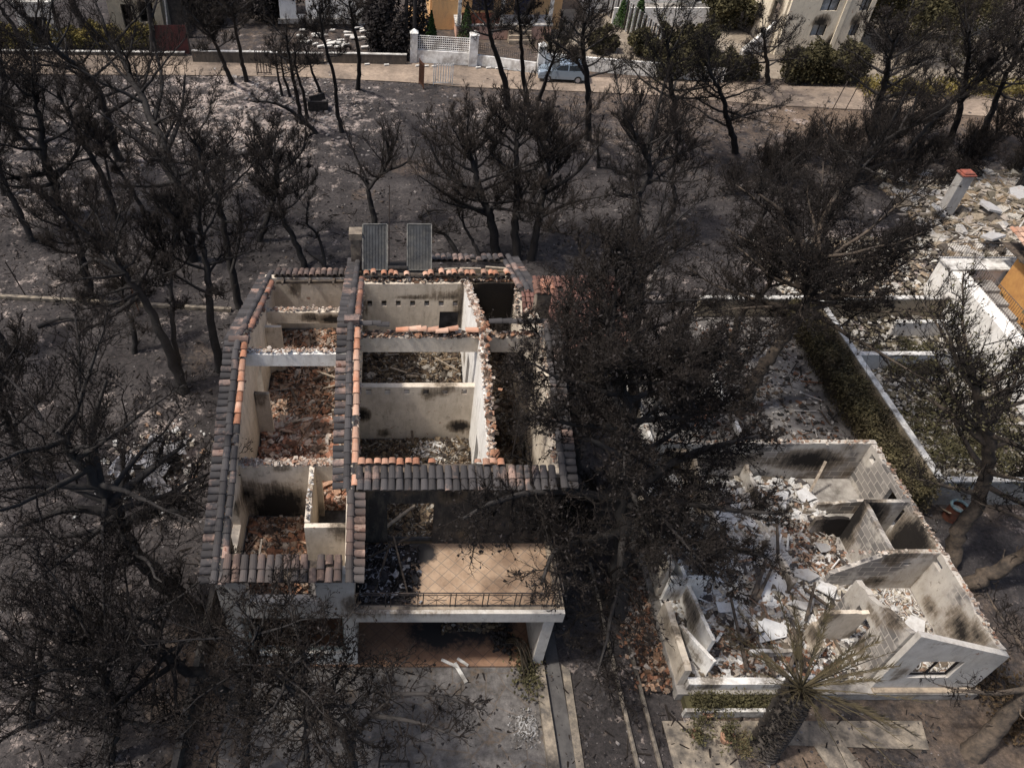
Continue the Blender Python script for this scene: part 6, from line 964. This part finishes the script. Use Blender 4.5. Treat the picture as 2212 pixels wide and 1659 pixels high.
# label, trunk path (px, py, height), base radius, crown radius, seed, options -- back row first
TREES = [
 ('black pine leaning left above the left end of the dirt road', [(258, 345, 0), (232, 260, 3), (205, 180, 5.5), (120, 110, 8), (70, 50, 9.5)], .3, 4.2, 1, dict(nl=14, t0=.4, limbs=[[(215, 205, 5), (150, 150, 7), (60, 140, 8)], [(225, 250, 3.4), (300, 200, 5), (330, 120, 7)]])),
 ('wide black pine forking low at the left edge', [(128, 462, 0), (118, 400, 2), (95, 330, 4.5), (85, 250, 6.5), (70, 180, 8.5)], .32, 4.6, 2, dict(nl=16, t0=.25, d=(11, 9, 7), limbs=[[(122, 440, 1), (60, 400, 2.6), (5, 370, 4)], [(115, 390, 2.2), (160, 340, 4), (200, 240, 6)], [(100, 350, 3.8), (40, 290, 5), (5, 250, 6.5)]])),
 ('tall pine with several long limbs sweeping up-left, left of the centre field', [(415, 560, 0), (395, 450, 3.5), (360, 330, 6), (300, 200, 8), (225, 60, 10.5)], .34, 4.4, 3, dict(nl=17, t0=.3, limbs=[[(380, 400, 4.5), (330, 330, 6), (250, 270, 7.5), (170, 210, 8.5)], [(360, 330, 6), (390, 250, 7.2), (400, 160, 9)], [(330, 270, 6.8), (350, 180, 8), (330, 90, 9.6)]])),
 ('pine between the field and the left roof corner with a dense round crown', [(475, 800, 0), (455, 690, 2.8), (448, 590, 4.8), (432, 500, 6.5), (425, 430, 8)], .22, 3.2, 4, dict(nl=14, t0=.35)),
 ('leaning pine whose trunk ends in a long shadow left of the house', [(398, 846, 0), (352, 730, 3), (305, 640, 5), (265, 585, 6.2), (228, 510, 7.6)], .24, 3.4, 5, dict(nl=13, t0=.5, limbs=[[(268, 590, 6.1), (200, 560, 6.4), (160, 600, 6.2), (120, 620, 6)], [(300, 640, 5), (230, 690, 4.2), (150, 730, 3.8)]])),
 ('thin straight pine beside the leaning pine left of the house', [(394, 830, 0), (378, 750, 2.2), (370, 660, 4.2), (372, 560, 6.2), (385, 470, 8)], .15, 2.4, 6, dict(nl=11, t0=.5)),
 ('short pine with a kinked trunk on the bare ground far left', [(290, 762, 0), (286, 700, 1.6), (270, 655, 2.6), (262, 600, 4)], .15, 2.0, 7, dict(nl=9, t0=.5)),
 ('dark pine behind the low kerb on the far left', [(196, 645, 0), (182, 575, 2.2), (165, 510, 4), (130, 450, 6)], .26, 3.0, 8, dict(nl=12, t0=.4)),
 ('twin-stem pine just behind the upper left roof corner', [(522, 665, 0), (495, 560, 3), (478, 460, 5.3), (440, 370, 7.5), (420, 300, 9)], .22, 3.2, 9, dict(nl=14, t0=.35, limbs=[[(500, 590, 2.4), (520, 500, 4.6), (515, 420, 6.4)]])),
 ('curved pine with a bare lower trunk behind the left roof', [(660, 580, 0), (640, 530, 1.3), (612, 475, 2.8), (600, 420, 4.2), (590, 345, 6.4)], .19, 2.7, 10, dict(nl=11, t0=.5, limbs=[[(600, 420, 4.2), (560, 350, 5.5), (540, 290, 7)]])),
 ('small thin snaking tree right of the curved pine', [(702, 584, 0), (698, 545, .8), (684, 505, 1.9), (662, 480, 2.8), (668, 430, 4)], .1, 1.3, 11, dict(nl=7, t0=.4, d=(6, 5, 3), elev=(20, 60))),
 ('broken black stump next to the thin snaking tree', [(705, 586, 0), (695, 566, .6), (668, 548, 1.1)], .17, .5, 111, dict(nl=1, t0=.9, d=(2, 2, 0))),
 ('leafless fan-shaped tree above the solar panels', [(812, 492, 0), (803, 450, 1.2), (797, 408, 2.4), (826, 372, 3.4), (846, 318, 4.8)], .19, 2.3, 12, dict(nl=16, t0=.62, elev=(25, 75), up=.8, d=(8, 5, 2), limbs=[[(797, 408, 2.4), (775, 378, 3.2), (735, 365, 3.8)], [(826, 372, 3.4), (880, 350, 4), (905, 300, 5)], [(797, 400, 2.5), (765, 330, 4.2), (745, 280, 5.5)]])),
 ('big many-limbed pine directly behind the house, left trunk of the clump', [(1073, 562, 0), (1062, 480, 2.4), (1040, 420, 4), (1020, 350, 5.6), (1005, 300, 6.6)], .27, 3.3, 13, dict(nl=18, t0=.3, up=.5, d=(11, 9, 8), limbs=[[(1055, 465, 2.8), (980, 430, 4.2), (905, 380, 5.8)], [(1040, 420, 4), (960, 370, 5.2), (920, 290, 7)]])),
 ('big many-limbed pine directly behind the house, middle trunk of the clump', [(1117, 560, 0), (1113, 480, 2.3), (1118, 400, 4.2), (1115, 320, 6.2), (1118, 265, 7.4)], .25, 3.0, 14, dict(nl=18, t0=.3, up=.5, d=(11, 9, 8))),
 ('big many-limbed pine directly behind the house, right trunk of the clump', [(1148, 560, 0), (1160, 500, 1.8), (1172, 430, 3.4), (1188, 360, 5.1), (1205, 300, 6.5)], .24, 3.2, 15, dict(nl=18, t0=.3, up=.5, d=(11, 9, 8), limbs=[[(1165, 470, 2.5), (1230, 440, 3.5), (1320, 420, 4.3)], [(1175, 420, 3.6), (1250, 370, 5), (1310, 290, 6.8)]])),
 ('crooked little burnt tree behind the back roof', [(992, 560, 0), (975, 525, .9), (950, 500, 1.6), (915, 515, 1.8)], .16, 1.4, 16, dict(nl=8, t0=.4, d=(7, 5, 3))),
 ('slim bent tree between the crooked little one and the big clump', [(1040, 562, 0), (1020, 520, 1), (1000, 480, 2.1), (1003, 440, 3.2)], .11, 1.4, 17, dict(nl=7, t0=.5, d=(6, 5, 3))),
 ('pine with a smooth curved trunk right of the big clump', [(1372, 560, 0), (1372, 490, 2), (1376, 430, 3.4), (1402, 380, 4.5), (1395, 330, 5.8), (1345, 260, 7.4)], .27, 3.2, 18, dict(nl=16, t0=.45, d=(11, 9, 7), limbs=[[(1378, 425, 3.5), (1350, 375, 4.6), (1290, 360, 5)], [(1395, 330, 5.8), (1420, 240, 7.6), (1440, 160, 9.5)]])),
 ('slender bent pine behind the curved trunk', [(1432, 488, 0), (1458, 440, 1.4), (1452, 390, 2.8), (1462, 320, 4.8), (1475, 260, 6.4)], .16, 2.7, 19, dict(nl=14, t0=.4, d=(9, 7, 6))),
 ('very thin dark stem alone on the grey ground', [(1292, 362, 0), (1291, 320, 1.5), (1294, 270, 3.2)], .09, .9, 20, dict(nl=6, t0=.35, d=(5, 4, 3))),
 ('upright pine standing just below the parked car', [(1270, 300, 0), (1272, 230, 3), (1268, 170, 5.6), (1258, 100, 8.6), (1262, 50, 11)], .24, 2.6, 21, dict(nl=14, t0=.5, limbs=[[(1270, 170, 5.6), (1235, 120, 7), (1195, 90, 8.2)]])),
 ('pine with a pale-edged trunk in front of the orange house', [(1100, 235, 0), (1090, 180, 2.6), (1076, 130, 5), (1060, 80, 7.6), (1046, -10, 11.5)], .25, 2.2, 22, dict(nl=10, t0=.72)),
 ('slimmer pine just right of the pale-edged trunk', [(1140, 225, 0), (1130, 160, 3), (1126, 90, 6.6), (1118, 0, 11)], .2, 1.9, 23, dict(nl=9, t0=.72)),
 ('leaning forked pine left of the parked car', [(1164, 215, 0), (1182, 165, 2.6), (1204, 102, 6)], .18, 2.2, 24, dict(nl=10, t0=.7, leaf=1.2, leafm=LFG)),
 ('slim pine crossing the road left of the white gate', [(740, 285, 0), (728, 235, 2), (722, 170, 5), (700, 90, 8.5), (690, 20, 12)], .17, 2.2, 25, dict(nl=10, t0=.6)),
 ('tall slim pine beside the dark utility poles', [(772, 192, 0), (776, 130, 3), (764, 60, 7), (756, 5, 10)], .19, 2.4, 26, dict(nl=10, t0=.6)),
 ('thin pine leaning left beside the iron gate', [(532, 175, 0), (522, 130, 2.2), (508, 60, 6), (495, 10, 9)], .19, 2.6, 27, dict(nl=11, t0=.6)),
 ('short-trunked pine leaning left of the iron gate', [(502, 178, 0), (480, 130, 2.4), (462, 90, 4.6), (430, 50, 7)], .2, 2.4, 28, dict(nl=11, t0=.5)),
 ('pine with a bare arched limb, left of the burnt chair', [(685, 288, 0), (655, 262, 1), (622, 236, 2.2), (585, 222, 2.8), (545, 220, 3)], .17, 1.3, 29, dict(nl=6, t0=.5, d=(6, 4, 2))),
 ('straight black stem, tallest of the five behind the burnt chair', [(652, 266, 0), (640, 200, 3), (628, 140, 6), (618, 80, 9)], .17, 2.4, 30, dict(nl=10, t0=.5, d=(6, 5, 4))),
 ('black stem right of the tallest behind the burnt chair', [(664, 254, 0), (655, 200, 2.5), (640, 150, 5), (635, 95, 8)], .14, 2.0, 31, dict(nl=9, t0=.5, d=(6, 5, 4))),
 ('short thin stem nearest the iron gate among the five', [(609, 206, 0), (600, 160, 2), (595, 110, 4.8)], .12, 1.6, 32, dict(nl=8, t0=.5, d=(6, 5, 4))),
 ('forked stem beside the tall one, left of the burnt chair', [(628, 208, 0), (612, 160, 2.2), (606, 100, 5.4)], .12, 1.8, 33, dict(nl=8, t0=.5, d=(6, 5, 4))),
 ('stem leaning left above the burnt chair', [(692, 198, 0), (672, 150, 2.4), (655, 90, 5.8)], .13, 2.0, 34, dict(nl=9, t0=.5, d=(6, 5, 4))),
 ('dark pine right of the stripped road verge, upper right', [(1868, 350, 0), (1888, 280, 2.6), (1902, 210, 5.2), (1918, 150, 7.8), (1930, 90, 10.5)], .27, 3.2, 35, dict(nl=16, t0=.45, d=(11, 9, 7), leaf=.8, leafm=LFK, limbs=[[(1900, 215, 5), (1960, 200, 5.6), (2030, 210, 5.8)]])),
 ('straight dark pine near the upper right corner', [(2052, 305, 0), (2078, 220, 3.4), (2088, 150, 6.4), (2095, 70, 10)], .22, 3.4, 36, dict(nl=15, t0=.45, leaf=1.0, leafm=LFK)),
 ('rightmost leaning pine in the upper right corner', [(2118, 300, 0), (2150, 220, 3), (2180, 150, 5.8), (2215, 90, 8.6)], .22, 3.4, 37, dict(nl=15, t0=.4, leaf=1.0, leafm=LFK)),
 ('bushy scorched pine right of the parked car with some olive foliage', [(1465, 300, 0), (1455, 230, 3), (1450, 170, 5.4), (1440, 90, 8.6)], .24, 4.0, 38, dict(nl=16, t0=.35, leaf=1.6, leafm=LFG)),
 ('pine with tangled grey limbs at the right of the road', [(1590, 330, 0), (1575, 270, 2.4), (1560, 210, 4.8), (1530, 150, 7.2)], .22, 3.6, 39, dict(nl=15, t0=.3, up=.2, limbs=[[(1575, 260, 2.8), (1640, 240, 3.6), (1700, 225, 4.2)]])),
 ('scorched round tree before the white walled yard, top right of centre', [(1660, 180, 0), (1655, 130, 2.4), (1650, 70, 5.6)], .2, 2.6, 40, dict(nl=12, t0=.35, leaf=1.6, leafm=LFK)),
]
def build_trees(lst):
    out = []
    for lb, pts, r0, Rc, sd_, kw in lst: out.append(tree(PN, lb, pts, r0, Rc, sd_, **kw))
    return out
back = build_trees(TREES)
# near and middle trees
NEAR = [
 ('large round-crowned pine over the far right garden wall', [(1592, 892, 0), (1625, 830, 1.6), (1668, 765, 3.2), (1722, 690, 4.9), (1752, 620, 6.6), (1775, 550, 8.2)], .33, 4.9, 50, dict(nl=26, t0=.62, d=(13, 11, 8), up=.3, elev=(-5, 40), cones=.5, cone_r=.05, leaf=.5, leafm=LFK, bark=BARKB, needle=.24, limbs=[[(1745, 615, 6.5), (1830, 575, 7.4), (1930, 530, 8.2), (2000, 490, 9)], [(1740, 640, 6), (1820, 640, 6.6), (1900, 600, 7.2), (1970, 560, 7.8)], [(1750, 560, 7.8), (1700, 470, 9.2), (1640, 420, 10)], [(1750, 560, 7.8), (1790, 450, 9.4), (1830, 390, 10.2)]])),
 ('slanting second trunk left of the large round-crowned pine', [(1588, 790, 0), (1585, 735, 1.5), (1600, 680, 2.9), (1650, 630, 4.4), (1690, 560, 6.2)], .22, 2.3, 51, dict(nl=10, t0=.6, bark=BARKB, cones=.3)),
 ('huge dense black pine crown leaning over the right wing of the house, tall near trunk', [(1338, 1330, 0), (1340, 1200, 2.8), (1346, 1080, 5.2), (1352, 960, 7.4), (1345, 850, 9.4), (1335, 790, 10.6)], .34, 4.6, 52, dict(nl=22, t0=.25, d=(17, 14, 9), elev=(-15, 45), up=.2, cones=.55, cone_r=.05, leaf=1.2, leafm=LFK, leaf_s=.055, needle=.24, tw=.95, limbs=[[(1345, 1100, 4.8), (1440, 1080, 5.6), (1560, 1100, 6), (1690, 1110, 6.4)], [(1345, 1090, 5), (1450, 1000, 6.8), (1560, 960, 7.4), (1640, 940, 7.8)], [(1342, 1180, 3.4), (1440, 1170, 4.2), (1560, 1180, 4.6), (1650, 1200, 5)], [(1340, 1150, 4), (1260, 1170, 5), (1200, 1190, 6), (1170, 1260, 6.4)], [(1346, 1080, 5.2), (1200, 1060, 6.6), (1080, 1080, 7.4), (1000, 1120, 7.6)]])),
 ('dense black pine rising beside the ruined chimney side of the house', [(1245, 1010, 0), (1240, 940, 2.3), (1225, 870, 4.4), (1215, 800, 6.4), (1205, 740, 8.2)], .26, 3.7, 53, dict(nl=18, t0=.25, d=(12, 9, 8), cones=.5, leaf=1.0, leafm=LFK)),
 ('black pine with a bare spear-like top, left of the slanting trunks', [(1375, 900, 0), (1368, 800, 3), (1375, 700, 5.6), (1385, 600, 7.8), (1395, 520, 9.6)], .26, 3.6, 54, dict(nl=18, t0=.3, d=(10, 8, 6), up=.45, cones=.4, leaf=.5, leafm=LFK)),
 ('black pine filling the gap between the house and the walled yard', [(1480, 930, 0), (1478, 860, 2.2), (1470, 780, 4.6), (1462, 700, 6.6)], .22, 2.5, 55, dict(nl=13, t0=.3, d=(10, 8, 6), cones=.4, leaf=.4, leafm=LFK)),
 ('thick-trunked giant pine leaning far left beside the front corner of the house', [(442, 1345, 0), (395, 1300, 1.0), (320, 1225, 2.7), (262, 1150, 4.3), (240, 1085, 5.6), (180, 1010, 7.2), (120, 930, 8.6)], .36, 4.8, 56, dict(nl=20, t0=.45, d=(11, 9, 7), elev=(-5, 45), up=.2, cones=.35, leaf=.7, leafm=LFK, needle=.22, limbs=[[(250, 1110, 5), (150, 1100, 5.6), (40, 1140, 6)], [(240, 1085, 5.6), (330, 1010, 6.4), (400, 960, 7)], [(255, 1140, 4.5), (330, 1100, 5.4), (420, 1110, 6)], [(300, 1205, 3.2), (210, 1230, 3.8), (100, 1210, 4.4)], [(215, 1050, 6.3), (200, 930, 8), (230, 820, 9.4)]])),
 ('second foreground pine with a dark slanting trunk, lower left', [(556, 1545, 0), (490, 1495, .9), (420, 1455, 1.7), (375, 1435, 2.3), (352, 1400, 3), (290, 1375, 3.9), (200, 1360, 5)], .22, 3.6, 57, dict(nl=17, t0=.5, d=(10, 8, 6), elev=(0, 40), cones=.3, leaf=.6, leafm=LFK, limbs=[[(350, 1400, 3), (330, 1345, 3.6), (240, 1330, 4.2), (130, 1350, 4.6)], [(375, 1435, 2.3), (280, 1500, 3.2), (180, 1580, 4)]])),
 ('foreground pine with a forked bare trunk cut off by the bottom edge', [(790, 1790, 0), (770, 1690, 1.8), (752, 1600, 3.2), (700, 1540, 4.2), (640, 1500, 5), (590, 1440, 5.8)], .17, 3.2, 58, dict(nl=17, t0=.45, d=(10, 7, 4), elev=(-5, 35), up=.1, cones=.35, cone_r=.042, tw=.9, needle=.15, limbs=[[(752, 1600, 3.2), (800, 1545, 4.2), (845, 1505, 5), (830, 1440, 5.8)], [(800, 1545, 4.2), (900, 1560, 5), (1010, 1600, 5.6)], [(840, 1500, 5), (940, 1500, 5.6), (1040, 1530, 6)]])),
 ('straight thin foreground pine rising past the ground floor opening', [(668, 1760, 0), (664, 1640, 2), (660, 1500, 4.4), (655, 1400, 6)], .12, 2.8, 59, dict(nl=14, t0=.5, d=(9, 7, 4), elev=(-5, 35), up=.1, cones=.5, cone_r=.04, tw=.85, needle=.13)),
 ('foreground pine crown spread before the left front corner of the house', [(520, 1700, 0), (535, 1560, 2.6), (545, 1440, 4.8), (560, 1350, 6.2)], .15, 3.0, 60, dict(nl=14, t0=.5, d=(9, 7, 4), elev=(-5, 35), up=.1, cones=.45, cone_r=.04, tw=.85, needle=.14)),
 ('low black pine at the bottom left corner with a fine dense crown', [(230, 1640, 0), (250, 1560, 1.8), (235, 1480, 3.6), (215, 1420, 5)], .2, 3.6, 61, dict(nl=16, t0=.35, d=(10, 8, 6), leaf=.7, leafm=LFK)),
 ('small black pine at the very bottom left edge', [(60, 1560, 0), (75, 1480, 2), (70, 1400, 4)], .2, 3.2, 62, dict(nl=14, t0=.35, d=(9, 7, 6), leaf=.5, leafm=LFK)),
 ('scorched pine with a curved brown trunk at the right garden corner', [(2050, 1225, 0), (2072, 1150, 1.6), (2118, 1070, 3.4), (2135, 960, 5.8), (2112, 870, 7.6), (2100, 790, 9)], .3, 3.8, 63, dict(nl=17, t0=.4, d=(11, 9, 7), bark=BARKB, leaf=1.4, leafm=LFG, cones=.2, limbs=[[(2135, 960, 5.8), (2060, 900, 6.4), (1990, 850, 6.8)]])),
 ('thick brown trunk slanting out of frame at the right edge', [(2082, 1265, 0), (2150, 1235, .9), (2215, 1195, 2), (2290, 1120, 4), (2330, 1020, 6.5)], .3, 3.0, 64, dict(nl=10, t0=.6, bark=BARKB, d=(8, 6, 5))),
 ('thick brown trunk slanting up at the lower right corner', [(2100, 1625, 0), (2150, 1575, 1.1), (2215, 1500, 2.6), (2300, 1400, 4.6)], .33, 2.6, 65, dict(nl=8, t0=.7, bark=BARKB, d=(7, 6, 5))),
]
near = build_trees(NEAR)
# more trees of the same kinds beyond the road and at the edges
EX = [(70, 520, 4, 'burnt pine behind the bent post at the far left'), (255, 470, 8, 'burnt pine between the kinked short pine and the pale ash'), (330, 520, 5, 'burnt pine in the thick of the left-hand group'), (560, 520, 9, 'burnt pine left of the curved bare-trunked pine'), (10, 420, 3, 'burnt pine cut by the left edge beside the low-forked pine'), (35, 300, 1, 'burnt pine at the left edge above the field'), (330, 120, 0, 'burnt pine before the dark red gate'), (60, 130, 3, 'burnt pine over the yellow hedge, top left'), (180, 60, 2, 'burnt pine crown covering the top left corner'), (420, 40, 4, 'burnt pine behind the low dark wall, top left'), (600, 30, 5, 'burnt pine left of the white block beyond the road'), 
      (1620, 560, 19, 'burnt pine behind the long white garden wall, left one'), (1780, 470, 18, 'burnt pine behind the long white garden wall, middle one'), (1930, 380, 5, 'burnt pine left of the red-capped chimney'), (2190, 420, 15, 'burnt pine at the right edge behind the rubble mound'), (20, 760, 4, 'burnt pine at the far left edge beside the ash'), (60, 1020, 53, 'burnt pine hidden in the crown of the giant leaning pine'), (1980, 20, 37, 'dark pine right of the burnt cream house')]
for i, (x, y, k, lb) in enumerate(EX):
    src = back[k] if k < len(back) else near[min(len(near) - 1, k - 50)]
    copytree(src, PN, lb, P(x, y, 0), 1.3*i, .85 + .05*(i % 5))

# leafless scrub below the road on the right
rg = np.random.RandomState(99)
SCRUB = [(1905, 330), (1960, 380), (2010, 350), (2065, 385), (2120, 345), (2180, 380), (1990, 300), (2150, 300), (2205, 320), (1850, 400), (1800, 370), (1740, 350), (1690, 400), (1640, 380), (2085, 330), (1930, 405), (1890, 290), (1580, 420), (2040, 410)]
bush0 = None
for i, (x, y) in enumerate(SCRUB):
    lb = 'leafless burnt bush in the dark scrub between the road and the rubble mound'
    if bush0 is None:
        q = P(x, y); bush0 = tree('burnt_bush', lb, [tuple(q), tuple(q + [.1, .1, .6]), tuple(q + [.2, 0, 1.5])], .09, 1.9, 301, cat='bush', group='burnt bushes in the scrub below the road', mode='xyz', nl=22, t0=.02, elev=(25, 75), up=.7, d=(8, 6, 4), cones=.1, leaf=.3)
    else: copytree(bush0, 'burnt_bush', lb, P(x, y), rg.uniform(0, 6.28), rg.uniform(.7, 1.3), 'burnt bushes in the scrub below the road')
